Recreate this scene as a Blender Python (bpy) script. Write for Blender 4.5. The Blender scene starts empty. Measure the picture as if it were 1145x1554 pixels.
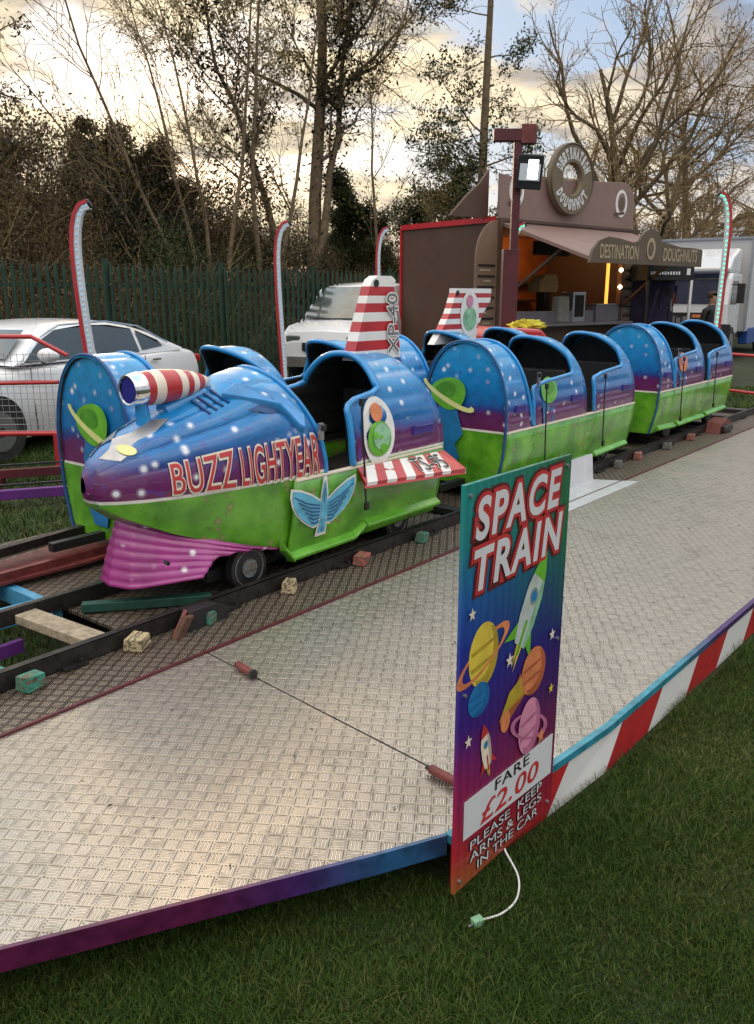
import bpy, bmesh, math, random
import numpy as np
from mathutils import Vector, Matrix, noise as mnoise
R = math.radians
C = bpy.context.scene
COL = C.collection

# ------------------------------------------------------------------ camera
cam = bpy.data.cameras.new('camera')
cam.sensor_fit = 'VERTICAL'; cam.sensor_height = 36.0; cam.sensor_width = 36.0
cam.lens = 1249.0 / 1554.0 * 36.0
cam.clip_start = 0.05; cam.clip_end = 3000
camo = bpy.data.objects.new('camera', cam); COL.objects.link(camo)
camo.location = (0, 0, 1.7); camo.rotation_euler = (R(90 - 14.67), 0, 0)
C.camera = camo

# ------------------------------------------------------------------ world
SUN_EL, SUN_AZ = 11.0, -14.0            # behind the trees, slightly left of straight ahead
w = bpy.data.worlds.new('World'); C.world = w; w.use_nodes = True
wn = w.node_tree; wn.nodes.clear()
def N(nt, t, **kw):
    n = nt.nodes.new(t)
    for k, v in kw.items():
        if k in ('op', 'operation'): n.operation = v
        elif k == 'bt': n.blend_type = v
        elif k == 'dt': n.data_type = v
        else: setattr(n, k, v)
    return n
def math_(nt, op, a, b=None, c=None, clamp=False):
    n = nt.nodes.new('ShaderNodeMath'); n.operation = op; n.use_clamp = clamp
    for i, x in enumerate((a, b, c)):
        if x is None: continue
        if isinstance(x, (int, float)): n.inputs[i].default_value = x
        else: nt.links.new(x, n.inputs[i])
    return n.outputs[0]
def mixc(nt, f, a, b, bt='MIX'):
    n = nt.nodes.new('ShaderNodeMix'); n.data_type = 'RGBA'; n.blend_type = bt
    for idx, x in ((0, f), (6, a), (7, b)):
        if isinstance(x, (int, float)): n.inputs[idx].default_value = x
        elif isinstance(x, (tuple, list)): n.inputs[idx].default_value = tuple(x) + ((1,) if len(x) == 3 else ())
        else: nt.links.new(x, n.inputs[idx])
    return n.outputs[2]
def ramp(nt, f, stops, interp='LINEAR'):
    n = nt.nodes.new('ShaderNodeValToRGB'); n.color_ramp.interpolation = interp
    e = n.color_ramp.elements
    while len(e) < len(stops): e.new(0.5)
    for i, (p_, c_) in enumerate(stops):
        e[i].position = p_
        e[i].color = tuple(c_) + (1,) if isinstance(c_, (tuple, list)) else (c_, c_, c_, 1)
    nt.links.new(f, n.inputs[0]); return n.outputs[0]
tc = N(wn, 'ShaderNodeTexCoord')
sep = N(wn, 'ShaderNodeSeparateXYZ'); wn.links.new(tc.outputs['Generated'], sep.inputs[0])
sky = N(wn, 'ShaderNodeTexSky'); sky.sky_type = 'NISHITA'; sky.sun_disc = False
sky.sun_elevation = R(SUN_EL); sky.sun_rotation = R(SUN_AZ)
sky.air_density = 1.2; sky.dust_density = 1.5
zc = math_(wn, 'ADD', math_(wn, 'MAXIMUM', sep.outputs[2], 0.0), 0.16)
px = math_(wn, 'DIVIDE', sep.outputs[0], zc); py = math_(wn, 'DIVIDE', sep.outputs[1], zc)
cmb = N(wn, 'ShaderNodeCombineXYZ'); wn.links.new(px, cmb.inputs[0]); wn.links.new(py, cmb.inputs[1])
def wnoise(scale, det, rough, off, dist=0.0):
    mp = N(wn, 'ShaderNodeMapping'); mp.inputs['Location'].default_value = off
    wn.links.new(cmb.outputs[0], mp.inputs[0])
    n = N(wn, 'ShaderNodeTexNoise'); n.inputs['Scale'].default_value = scale
    n.inputs['Detail'].default_value = det; n.inputs['Roughness'].default_value = rough
    n.inputs['Distortion'].default_value = dist
    wn.links.new(mp.outputs[0], n.inputs[0]); return n.outputs[0]
def wdot(az, el):
    d = (math.sin(R(az)) * math.cos(R(el)), math.cos(R(az)) * math.cos(R(el)), math.sin(R(el)))
    n = N(wn, 'ShaderNodeVectorMath', operation='DOT_PRODUCT'); n.inputs[1].default_value = d
    wn.links.new(tc.outputs['Generated'], n.inputs[0]); return n.outputs[1]
cn = wnoise(1.25, 8, 0.58, (3.1, 1.9, 0), 0.35)
cn2 = wnoise(2.1, 6, 0.6, (7.3, 2.2, 0), 0.2)
cover = ramp(wn, cn, [(0.455, 0.0), (0.525, 1.0)])
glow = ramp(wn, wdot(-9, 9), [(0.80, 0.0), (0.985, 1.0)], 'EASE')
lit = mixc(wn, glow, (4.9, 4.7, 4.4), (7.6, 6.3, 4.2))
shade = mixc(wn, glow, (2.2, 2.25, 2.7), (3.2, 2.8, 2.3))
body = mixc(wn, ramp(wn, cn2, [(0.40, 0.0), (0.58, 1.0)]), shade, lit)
dark = ramp(wn, wdot(34, 22), [(0.935, 0.0), (0.99, 1.0)])
body2 = mixc(wn, dark, body, (1.1, 1.05, 1.3))
skyb = mixc(wn, 0.8, sky.outputs[0], (1.9, 2.8, 4.3))
fin = mixc(wn, cover, skyb, body2)
high = ramp(wn, sep.outputs[2], [(0.34, (1, 1, 1)), (0.60, (4.2, 3.5, 2.6)), (1.0, (3.0, 2.75, 2.4))])  # unseen sky above the view, brightened and warmed to light the deck
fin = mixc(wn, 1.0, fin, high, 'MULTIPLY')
bg = N(wn, 'ShaderNodeBackground'); bg.inputs[1].default_value = 0.12
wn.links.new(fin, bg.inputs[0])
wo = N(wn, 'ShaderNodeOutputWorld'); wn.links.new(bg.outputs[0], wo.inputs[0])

# ------------------------------------------------------------------ sun (veiled by cloud)
sl = bpy.data.lights.new('sun', 'SUN'); sl.energy = 0.8; sl.angle = R(12); sl.color = (1, 0.83, 0.6)
so = bpy.data.objects.new('sun', sl); COL.objects.link(so)
sd = Vector((math.sin(R(SUN_AZ)) * math.cos(R(SUN_EL)), math.cos(R(SUN_AZ)) * math.cos(R(SUN_EL)), math.sin(R(SUN_EL))))
so.rotation_euler = sd.to_track_quat('Z', 'Y').to_euler()
C.view_settings.view_transform = 'Standard'; C.view_settings.look = 'None'
C.view_settings.exposure = 0.6; C.view_settings.gamma = 1.0

# ================================================================== helpers
def tag(o, label=None, cat=None, group=None, kind=None):
    if label: o['label'] = label
    if cat: o['category'] = cat
    if group: o['group'] = group
    if kind: o['kind'] = kind
    return o
def thing(name, label, cat, loc=(0, 0, 0), rz=0, group=None):
    o = bpy.data.objects.new(name, None); COL.objects.link(o)
    o.empty_display_size = 0.2
    o.location = loc; o.rotation_euler = (0, 0, rz)
    return tag(o, label, cat, group)
def copy_tree(o, parent=None):
    c = o.copy(); COL.objects.link(c)
    if parent: c.parent = parent
    for ch in list(o.children): copy_tree(ch, c)
    return c
class MB:
    def __init__(s): s.v = []; s.f = []; s.m = []; s.mats = []
    def mi(s, mat):
        if mat not in s.mats: s.mats.append(mat)
        return s.mats.index(mat)
    def add(s, vs, fs, mat):
        o = len(s.v); k = s.mi(mat)
        s.v += [tuple(x) for x in vs]
        for f in fs: s.f.append(tuple(i + o for i in f)); s.m.append(k)
        return s
    def box(s, c, d, mat, rz=0, M=None, taper=1.0):
        x, y, z = d[0] / 2, d[1] / 2, d[2] / 2
        vs = []
        for sz in (-1, 1):
            k = taper if sz > 0 else 1
            for sx, sy in ((-1, -1), (1, -1), (1, 1), (-1, 1)):
                p = Vector((sx * x * k, sy * y * k, sz * z))
                if M is not None: p = M @ p
                if rz: p = Matrix.Rotation(rz, 3, 'Z') @ p
                vs.append(p + Vector(c))
        return s.add(vs, [(3, 2, 1, 0), (4, 5, 6, 7), (0, 1, 5, 4), (1, 2, 6, 5), (2, 3, 7, 6), (3, 0, 4, 7)], mat)
    def bar(s, a, b, wd, ht, mat):
        a = Vector(a); b = Vector(b); d = b - a; L = d.length
        q = d.to_track_quat('X', 'Z').to_matrix()
        return s.box((a + b) / 2, (L, wd, ht), mat, M=q)
    def tube(s, pts, r, n, mat, caps=True):
        pts = [Vector(p) for p in pts]
        if not isinstance(r, (list, tuple)): r = [r] * len(pts)
        d = (pts[1] - pts[0]).normalized()
        u = d.orthogonal().normalized(); vs = []; fs = []
        for i, p in enumerate(pts):
            if i == 0: t = pts[1] - pts[0]
            elif i == len(pts) - 1: t = pts[-1] - pts[-2]
            else: t = pts[i + 1] - pts[i - 1]
            t.normalize(); u = (u - t * u.dot(t)).normalized(); w_ = t.cross(u)
            for k in range(n):
                a = 2 * math.pi * k / n
                vs.append(p + (u * math.cos(a) + w_ * math.sin(a)) * r[i])
        for i in range(len(pts) - 1):
            for k in range(n):
                k2 = (k + 1) % n
                fs.append((i * n + k, i * n + k2, (i + 1) * n + k2, (i + 1) * n + k))
        if caps:
            fs.append(tuple(range(n - 1, -1, -1))); o = (len(pts) - 1) * n
            fs.append(tuple(o + k for k in range(n)))
        return s.add(vs, fs, mat)
    def prism(s, poly, a, b, mat, axis='y'):
        # poly in 2D extruded from a to b along axis; axis y: (x,z); axis z: (x,y); axis x: (y,z)
        n = len(poly)
        def mk(p, t):
            return (p[0], t, p[1]) if axis == 'y' else ((p[0], p[1], t) if axis == 'z' else (t, p[0], p[1]))
        vs = [mk(p, a) for p in poly] + [mk(p, b) for p in poly]
        fs = [tuple(range(n)), tuple(range(2 * n - 1, n - 1, -1))]
        fs += [(i, n + i, n + (i + 1) % n, (i + 1) % n) for i in range(n)]
        return s.add(vs, fs, mat)
    def grid(s, P, mat, closed=False):
        a = len(P); b = len(P[0]); vs = [p for r in P for p in r]; fs = []
        for i in range(a - 1):
            for j in range(b - 1): fs.append((i * b + j, i * b + j + 1, (i + 1) * b + j + 1, (i + 1) * b + j))
            if closed: fs.append((i * b + b - 1, i * b, (i + 1) * b, (i + 1) * b + b - 1))
        return s.add(vs, fs, mat)
    def lathe(s, prof, mat, n=24, M=None, mats=None):
        # prof: (axial, radius) along local X
        P = []
        for (ax, r) in prof:
            row = []
            for k in range(n):
                a = 2 * math.pi * k / n
                p = Vector((ax, r * math.cos(a), r * math.sin(a)))
                row.append(M @ p if M is not None else p)
            P.append(row)
        if mats is None: return s.grid(P, mat, True)
        for i in range(len(P) - 1): s.grid(P[i:i + 2], mats[i], True)
        return s
    def disc(s, c, rx, rz_, mat, normal='y', n=28, th=0.006):
        poly = [(c[0] + rx * math.cos(2 * math.pi * k / n), c[2] + rz_ * math.sin(2 * math.pi * k / n)) for k in range(n)]
        return s.prism(poly, c[1], c[1] - th, mat, 'y')
    def build(s, name, parent=None, smooth=None, bevel=0, fixn=True):
        me = bpy.data.meshes.new(name); me.from_pydata(s.v, [], s.f)
        for m_ in s.mats: me.materials.append(m_)
        me.polygons.foreach_set('material_index', s.m)
        if fixn and len(s.f) < 60000:
            bm = bmesh.new(); bm.from_mesh(me)
            bmesh.ops.recalc_face_normals(bm, faces=bm.faces); bm.to_mesh(me); bm.free()
        if smooth is not None:
            me.polygons.foreach_set('use_smooth', [True] * len(me.polygons))
            if smooth < 180: me.set_sharp_from_angle(angle=R(smooth))
        me.update()
        o = bpy.data.objects.new(name, me); COL.objects.link(o)
        if parent: o.parent = parent
        if bevel:
            b = o.modifiers.new('bevel', 'BEVEL'); b.width = bevel; b.segments = 2; b.limit_method = 'ANGLE'
            b.harden_normals = False
        return o
def fast_mesh(name, V, F, mats, mi=None, parent=None, smooth=False):
    V = np.asarray(V, dtype=np.float32); F = np.asarray(F, dtype=np.int32)
    me = bpy.data.meshes.new(name)
    k = F.shape[1]
    me.vertices.add(len(V)); me.vertices.foreach_set('co', V.ravel())
    me.loops.add(F.size); me.loops.foreach_set('vertex_index', F.ravel())
    me.polygons.add(len(F)); me.polygons.foreach_set('loop_start', np.arange(0, F.size, k, dtype=np.int32))
    me.polygons.foreach_set('loop_total', np.full(len(F), k, dtype=np.int32))
    for m_ in mats: me.materials.append(m_)
    if mi is not None: me.polygons.foreach_set('material_index', np.asarray(mi, dtype=np.int32))
    if smooth: me.polygons.foreach_set('use_smooth', [True] * len(F))
    me.update(calc_edges=True); me.validate()
    o = bpy.data.objects.new(name, me); COL.objects.link(o)
    if parent: o.parent = parent
    return o
def interp(x, xs, ys): return float(np.interp(x, xs, ys))
def text_data(s, size=1.0, offset=0.0, extrude=0.0, shear=0.0, spacing=1.0, align='CENTER'):
    cu = bpy.data.curves.new('lettering', 'FONT'); cu.body = s; cu.size = size; cu.offset = offset
    cu.extrude = extrude; cu.shear = shear; cu.align_x = align; cu.space_character = spacing
    cu.resolution_u = 4
    o = bpy.data.objects.new('lettering', cu); COL.objects.link(o)
    dg = bpy.context.evaluated_depsgraph_get(); dg.update()
    me = bpy.data.meshes.new_from_object(o.evaluated_get(dg))
    vs = [tuple(v.co) for v in me.vertices]; fs = [tuple(p_.vertices) for p_ in me.polygons]
    bpy.data.objects.remove(o); bpy.data.curves.remove(cu); bpy.data.meshes.remove(me)
    return vs, fs
def fit_text(s, w_, h, **kw):
    """flat lettering scaled into a box 0..w by 0..h; list of verts (x,y,z) and faces"""
    vs, fs = text_data(s, **kw)
    ref, _ = text_data(s, **{k: v for k, v in kw.items() if k != 'offset'})
    xs = [v[0] for v in ref]; ys = [v[1] for v in ref]
    x0, x1, y0, y1 = min(xs), max(xs), min(ys), max(ys)
    return [((v[0] - x0) / (x1 - x0) * w_, (v[1] - y0) / (y1 - y0) * h, v[2]) for v in vs], fs
def subdiv(vs, fs, cuts_len):
    bm = bmesh.new()
    bv = [bm.verts.new(v) for v in vs]
    for f in fs:
        try: bm.faces.new([bv[i] for i in f])
        except ValueError: pass
    bmesh.ops.triangulate(bm, faces=bm.faces)
    for _ in range(4):
        es = [e for e in bm.edges if e.calc_length() > cuts_len]
        if not es: break
        bmesh.ops.subdivide_edges(bm, edges=es, cuts=1)
        bmesh.ops.triangulate(bm, faces=[f for f in bm.faces if len(f.verts) > 3])
    bm.verts.index_update()
    V = [tuple(v.co) for v in bm.verts]; F = [tuple(v.index for v in f.verts) for f in bm.faces]
    bm.free(); return V, F
def lettering(mb, s, w_, h, fn, mat, sub=None, **kw):
    vs, fs = fit_text(s, w_, h, **kw)
    if sub: vs, fs = subdiv(vs, fs, sub)
    mb.add([fn(x, y, z) for x, y, z in vs], fs, mat)

# ------------------------------------------------------------------ materials
def mat(name, col, rough=0.5, metal=0.0, coat=0.0, nscale=0, namt=0.15, bump=0.0, bscale=60, emit=None, es=0, spec=0.5, rvar=0.0):
    m = bpy.data.materials.new(name); m.use_nodes = True; nt = m.node_tree
    b = nt.nodes['Principled BSDF']
    b.inputs['Base Color'].default_value = tuple(col) + (1,)
    b.inputs['Roughness'].default_value = rough; b.inputs['Metallic'].default_value = metal
    b.inputs['Coat Weight'].default_value = coat; b.inputs['Coat Roughness'].default_value = 0.12
    b.inputs['Specular IOR Level'].default_value = spec
    t = N(nt, 'ShaderNodeTexCoord')
    if nscale:
        n = N(nt, 'ShaderNodeTexNoise'); n.inputs['Scale'].default_value = nscale; n.inputs['Detail'].default_value = 6
        n.inputs['Roughness'].default_value = 0.65
        nt.links.new(t.outputs['Object'], n.inputs[0])
        dk = tuple(max(0, c * (1 - namt)) for c in col); lt = tuple(min(1, c * (1 + namt)) for c in col)
        nt.links.new(ramp(nt, n.outputs[0], [(0.3, dk), (0.7, lt)]), b.inputs['Base Color'])
        nt.links.new(ramp(nt, n.outputs[0], [(0.3, min(1, rough + 0.1)), (0.7, max(0.05, rough - 0.06))]), b.inputs['Roughness'])
    if bump:
        n2 = N(nt, 'ShaderNodeTexNoise'); n2.inputs['Scale'].default_value = bscale; n2.inputs['Detail'].default_value = 4
        nt.links.new(t.outputs['Object'], n2.inputs[0])
        bp = N(nt, 'ShaderNodeBump'); bp.inputs['Strength'].default_value = bump; bp.inputs['Distance'].default_value = 0.01
        nt.links.new(n2.outputs[0], bp.inputs['Height']); nt.links.new(bp.outputs[0], b.inputs['Normal'])
    if emit:
        b.inputs['Emission Color'].default_value = tuple(emit) + (1,); b.inputs['Emission Strength'].default_value = es
    return m
def paint(name, z0, fade=0.30):
    """fairground airbrush: green below the white line at z0, purple band, blue above with white stars and purple blotches"""
    m = bpy.data.materials.new(name); m.use_nodes = True; nt = m.node_tree; b = nt.nodes['Principled BSDF']
    t = N(nt, 'ShaderNodeTexCoord'); sp = N(nt, 'ShaderNodeSeparateXYZ'); nt.links.new(t.outputs['Object'], sp.inputs[0])
    z = sp.outputs[2]
    n = N(nt, 'ShaderNodeTexNoise'); n.inputs['Scale'].default_value = 3.0; n.inputs['Detail'].default_value = 4
    nt.links.new(t.outputs['Object'], n.inputs[0])
    zz = math_(nt, 'ADD', z, math_(nt, 'MULTIPLY', math_(nt, 'SUBTRACT', n.outputs[0], 0.5), 0.10))
    up = ramp(nt, math_(nt, 'DIVIDE', math_(nt, 'SUBTRACT', zz, z0), 0.65), [
        (0.0, (0.14, 0.012, 0.095)), (0.19, (0.115, 0.012, 0.115)), (0.25, (0.02, 0.04, 0.24)), (0.33, (0.004, 0.14, 0.42)), (0.62, (0.005, 0.23, 0.56)), (1.0, (0.015, 0.32, 0.64))])
    # purple blotches
    vb = N(nt, 'ShaderNodeTexNoise'); vb.inputs['Scale'].default_value = 9; vb.inputs['Detail'].default_value = 3; vb.inputs['Distortion'].default_value = 2.2
    nt.links.new(t.outputs['Object'], vb.inputs[0])
    up = mixc(nt, math_(nt, 'MULTIPLY', ramp(nt, vb.outputs[0], [(0.595, 0.0), (0.64, 1.0)]), 0.5), up, (0.07, 0.05, 0.36))
    # stars
    vo = N(nt, 'ShaderNodeTexVoronoi'); vo.inputs['Scale'].default_value = 10.0; nt.links.new(t.outputs['Object'], vo.inputs[0])
    st = ramp(nt, vo.outputs['Distance'], [(0.08, 1.0), (0.12, 0.95), (0.155, 0.35), (0.27, 0.0)])
    up = mixc(nt, math_(nt, 'MULTIPLY', st, 0.9), up, (0.85, 0.88, 0.95))
    # green with darker drifts and tan craters
    ng = N(nt, 'ShaderNodeTexNoise'); ng.inputs['Scale'].default_value = 5; ng.inputs['Detail'].default_value = 5
    nt.links.new(t.outputs['Object'], ng.inputs[0])
    gr = ramp(nt, ng.outputs[0], [(0.3, (0.055, 0.22, 0.012)), (0.5, (0.11, 0.37, 0.02)), (0.72, (0.19, 0.50, 0.04))])
    v2 = N(nt, 'ShaderNodeTexVoronoi'); v2.inputs['Scale'].default_value = 17; nt.links.new(t.outputs['Object'], v2.inputs[0])
    msk = ramp(nt, N_noise(nt, t, 3.3, 2), [(0.53, 0.0), (0.56, 1.0)])
    cr = math_(nt, 'MULTIPLY', ramp(nt, v2.outputs['Distance'], [(0.30, 1.0), (0.40, 0.0)]), msk)
    crc = ramp(nt, v2.outputs['Distance'], [(0.0, (0.36, 0.34, 0.14)), (0.24, (0.25, 0.24, 0.09)), (0.38, (0.10, 0.10, 0.03))])
    gr = mixc(nt, math_(nt, 'MULTIPLY', cr, 0.8), gr, crc)
    col = mixc(nt, math_(nt, 'GREATER_THAN', z, z0), gr, up)
    line = math_(nt, 'LESS_THAN', math_(nt, 'ABSOLUTE', math_(nt, 'SUBTRACT', z, z0)), 0.008)
    col = mixc(nt, line, col, (0.78, 0.76, 0.70))
    scr = N(nt, 'ShaderNodeMapping'); scr.inputs['Scale'].default_value = (1.5, 1.5, 16); nt.links.new(t.outputs['Object'], scr.inputs[0])
    sn = N(nt, 'ShaderNodeTexNoise'); sn.inputs['Scale'].default_value = 5; sn.inputs['Detail'].default_value = 8; sn.inputs['Roughness'].default_value = .7
    nt.links.new(scr.outputs[0], sn.inputs[0])
    col = mixc(nt, math_(nt, 'MULTIPLY', ramp(nt, sn.outputs[0], [(.60, 0.0), (.68, 1.0)]), .30), col, (.30, .32, .30))
    col = mixc(nt, math_(nt, 'MULTIPLY', ramp(nt, N_noise(nt, t, 55, 5), [(.63, 0.0), (.70, 1.0)]), .5), col, (.05, .045, .04))
    dn = ramp(nt, N_noise(nt, t, 14, 6), [(0.35, 0.70), (0.6, 1.0)])
    col = mixc(nt, 0.5, col, mixc(nt, 1.0, col, dn, 'MULTIPLY'))
    nt.links.new(col, b.inputs['Base Color'])
    nt.links.new(ramp(nt, N_noise(nt, t, 7, 5), [(0.3, 0.24), (0.7, 0.40)]), b.inputs['Roughness'])
    b.inputs['Coat Weight'].default_value = 0.6; b.inputs['Coat Roughness'].default_value = 0.14
    return m
def N_noise(nt, t, sc, det=4, dist=0.0, out='Object'):
    n = N(nt, 'ShaderNodeTexNoise'); n.inputs['Scale'].default_value = sc; n.inputs['Detail'].default_value = det
    n.inputs['Distortion'].default_value = dist
    nt.links.new(t.outputs[out], n.inputs[0]); return n.outputs[0]
def tread(name, metal_v, lo, hi, bar_lo, bar_hi, r_lo, r_hi, metallic, dirt):
    """five-bar tread plate; bars lie at 45 degrees to the sheet edges"""
    m = bpy.data.materials.new(name); m.use_nodes = True; nt = m.node_tree; b = nt.nodes['Principled BSDF']
    t = N(nt, 'ShaderNodeTexCoord')
    mp = N(nt, 'ShaderNodeMapping'); mp.inputs['Rotation'].default_value = (0, 0, R(5.6))
    mp.inputs['Scale'].default_value = (1 / 0.047,) * 3
    nt.links.new(t.outputs['Object'], mp.inputs[0])
    sp = N(nt, 'ShaderNodeSeparateXYZ'); nt.links.new(mp.outputs[0], sp.inputs[0])
    x, y = sp.outputs[0], sp.outputs[1]
    fx = math_(nt, 'SUBTRACT', math_(nt, 'FRACT', x), 0.5); fy = math_(nt, 'SUBTRACT', math_(nt, 'FRACT', y), 0.5)
    par = math_(nt, 'MODULO', math_(nt, 'ADD', math_(nt, 'ADD', math_(nt, 'FLOOR', x), math_(nt, 'FLOOR', y)), 10000.0), 2.0)
    par = math_(nt, 'GREATER_THAN', par, 0.5)
    def mixf(a, c):  # par ? c : a
        n = N(nt, 'ShaderNodeMix'); n.data_type = 'FLOAT'
        nt.links.new(par, n.inputs[0]); nt.links.new(a, n.inputs[2]); nt.links.new(c, n.inputs[3]); return n.outputs[0]
    al = mixf(fy, fx); ac = mixf(fx, fy)
    k = math_(nt, 'MULTIPLY', ac, 4.6)
    wave = math_(nt, 'COSINE', math_(nt, 'MULTIPLY', k, 2 * math.pi))
    wave = math_(nt, 'MULTIPLY', math_(nt, 'SUBTRACT', wave, 0.0), 1.5, clamp=True)
    win = math_(nt, 'MULTIPLY', math_(nt, 'SUBTRACT', 0.47, math_(nt, 'ABSOLUTE', al)), 9.0, clamp=True)
    win2 = math_(nt, 'MULTIPLY', math_(nt, 'SUBTRACT', 0.46, math_(nt, 'ABSOLUTE', ac)), 14.0, clamp=True)
    h = math_(nt, 'MULTIPLY', math_(nt, 'MULTIPLY', wave, win), win2)
    bp = N(nt, 'ShaderNodeBump'); bp.inputs['Strength'].default_value = 1.0; bp.inputs['Distance'].default_value = 0.004
    nt.links.new(h, bp.inputs['Height'])
    bp2 = N(nt, 'ShaderNodeBump'); bp2.inputs['Strength'].default_value = 0.35; bp2.inputs['Distance'].default_value = 0.02
    nt.links.new(N_noise(nt, t, 1.6, 2), bp2.inputs['Height']); nt.links.new(bp.outputs[0], bp2.inputs['Normal'])
    nt.links.new(bp2.outputs[0], b.inputs['Normal'])
    n1 = N_noise(nt, t, 1.7, 8, 0.6); n2 = N_noise(nt, t, 23, 8); n3 = N_noise(nt, t, 90, 3)
    base = ramp(nt, n1, [(0.3, lo), (0.7, hi)])
    bars = ramp(nt, n2, [(0.35, bar_lo), (0.65, bar_hi)])
    col = mixc(nt, math_(nt, 'MULTIPLY', h, 0.85), base, bars)
    col = mixc(nt, math_(nt, 'MULTIPLY', ramp(nt, n2, [(0.48, 0.0), (0.68, 1.0)]), dirt), col, (0.05, 0.04, 0.03))
    col = mixc(nt, math_(nt, 'MULTIPLY', ramp(nt, n3, [(0.60, 0.0), (0.72, 1.0)]), 0.45), col, (0.06, 0.05, 0.035))
    mud = ramp(nt, N_noise(nt, t, 2.6, 9, 1.2), [(0.56, 0.0), (0.70, 1.0)])
    col = mixc(nt, math_(nt, 'MULTIPLY', mud, 0.14), col, (0.11, 0.085, 0.06))
    nt.links.new(col, b.inputs['Base Color'])
    b.inputs['Metallic'].default_value = metallic
    nt.links.new(ramp(nt, n1, [(0.3, r_hi), (0.7, r_lo)]), b.inputs['Roughness'])
    return m
def leafmat(name, cols, rough=0.6, trans=0.25):
    m = bpy.data.materials.new(name); m.use_nodes = True; nt = m.node_tree; b = nt.nodes['Principled BSDF']
    g = N(nt, 'ShaderNodeNewGeometry'); t = N(nt, 'ShaderNodeTexCoord')
    n = N_noise(nt, t, 0.9, 3)
    f = math_(nt, 'ADD', math_(nt, 'MULTIPLY', g.outputs['Random Per Island'], 0.6), math_(nt, 'MULTIPLY', n, 0.5), clamp=True)
    c = ramp(nt, f, [(i / (len(cols) - 1) * 0.8 + 0.1, c_) for i, c_ in enumerate(cols)])
    nt.links.new(c, b.inputs['Base Color']); b.inputs['Roughness'].default_value = rough
    b.inputs['Specular IOR Level'].default_value = 0.25
    tr = N(nt, 'ShaderNodeBsdfTranslucent'); nt.links.new(c, tr.inputs[0])
    mx = N(nt, 'ShaderNodeMixShader'); mx.inputs[0].default_value = trans
    nt.links.new(b.outputs[0], mx.inputs[1]); nt.links.new(tr.outputs[0], mx.inputs[2])
    nt.links.new(mx.outputs[0], nt.nodes['Material Output'].inputs[0])
    return m
M = {}
M['alu'] = tread('tread_plate_aluminium', 0.9, (0.38, 0.335, 0.28), (0.54, 0.485, 0.41), (0.70, 0.64, 0.56), (0.90, 0.84, 0.75), 0.30, 0.42, 0.85, 0.30)
M['brown'] = tread('tread_plate_grimy', 0.5, (0.022, 0.013, 0.009), (0.062, 0.040, 0.027), (0.46, 0.37, 0.28), (0.80, 0.68, 0.54), 0.34, 0.5, 0.5, 0.40)
M['bodyA'] = paint('airbrushed_wagon_paint', 0.54)
M['bodyL'] = paint('airbrushed_rocket_paint', 0.58)
M['blue'] = mat('rim_blue_gloss', (0.018, 0.25, 0.60), 0.28, coat=0.5, nscale=8, namt=0.25)
M['interior'] = mat('black_interior_grp', (0.018, 0.017, 0.018), 0.65, nscale=12, namt=0.4, bump=0.2, bscale=120)
M['floor'] = mat('grey_floor_mat', (0.11, 0.11, 0.12), 0.6, nscale=20)
M['white'] = mat('white_gloss_paint', (0.78, 0.77, 0.75), 0.3, coat=0.3, nscale=6, namt=0.08)
M['cream'] = mat('cream_paint', (0.74, 0.66, 0.54), 0.4, coat=0.2, nscale=9, namt=0.08)
M['red'] = mat('signal_red_paint', (0.46, 0.022, 0.03), 0.32, coat=0.35, nscale=7, namt=0.2)
M['redtext'] = mat('red_lettering', (0.50, 0.03, 0.035), 0.35, coat=0.3, nscale=15, namt=0.2)
M['black'] = mat('black_steel', (0.016, 0.015, 0.016), 0.45, metal=0.0, nscale=15, namt=0.5, bump=0.15)
M['rail'] = mat('worn_black_rail', (0.035, 0.03, 0.028), 0.42, metal=0.5, nscale=22, namt=0.6, bump=0.25, bscale=90)
M['chrome'] = mat('chrome', (0.75, 0.75, 0.76), 0.12, metal=1.0, nscale=6, namt=0.1)
M['steel'] = mat('grey_steel', (0.42, 0.43, 0.45), 0.35, metal=0.85, nscale=9, namt=0.18)
M['navy'] = mat('navy_gloss', (0.012, 0.012, 0.22), 0.25, coat=0.5, nscale=10, namt=0.3)
M['violet'] = mat('violet_blue_handle', (0.04, 0.02, 0.22), 0.35, coat=0.3, nscale=10, namt=0.3)
M['green'] = mat('lime_gloss', (0.13, 0.42, 0.03), 0.3, coat=0.4, nscale=6, namt=0.3)
M['dkgreen'] = mat('dark_green_line', (0.02, 0.13, 0.03), 0.4, nscale=8, namt=0.3)
M['ltblue'] = mat('pale_blue_emblem', (0.10, 0.42, 0.62), 0.35, coat=0.3, nscale=14, namt=0.25)
M['dkblue'] = mat('deep_blue_line', (0.01, 0.07, 0.22), 0.4, nscale=14, namt=0.25)
M['lamp'] = mat('pale_yellow_lamp', (0.72, 0.74, 0.30), 0.25, coat=0.5, nscale=10, namt=0.1)
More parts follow.
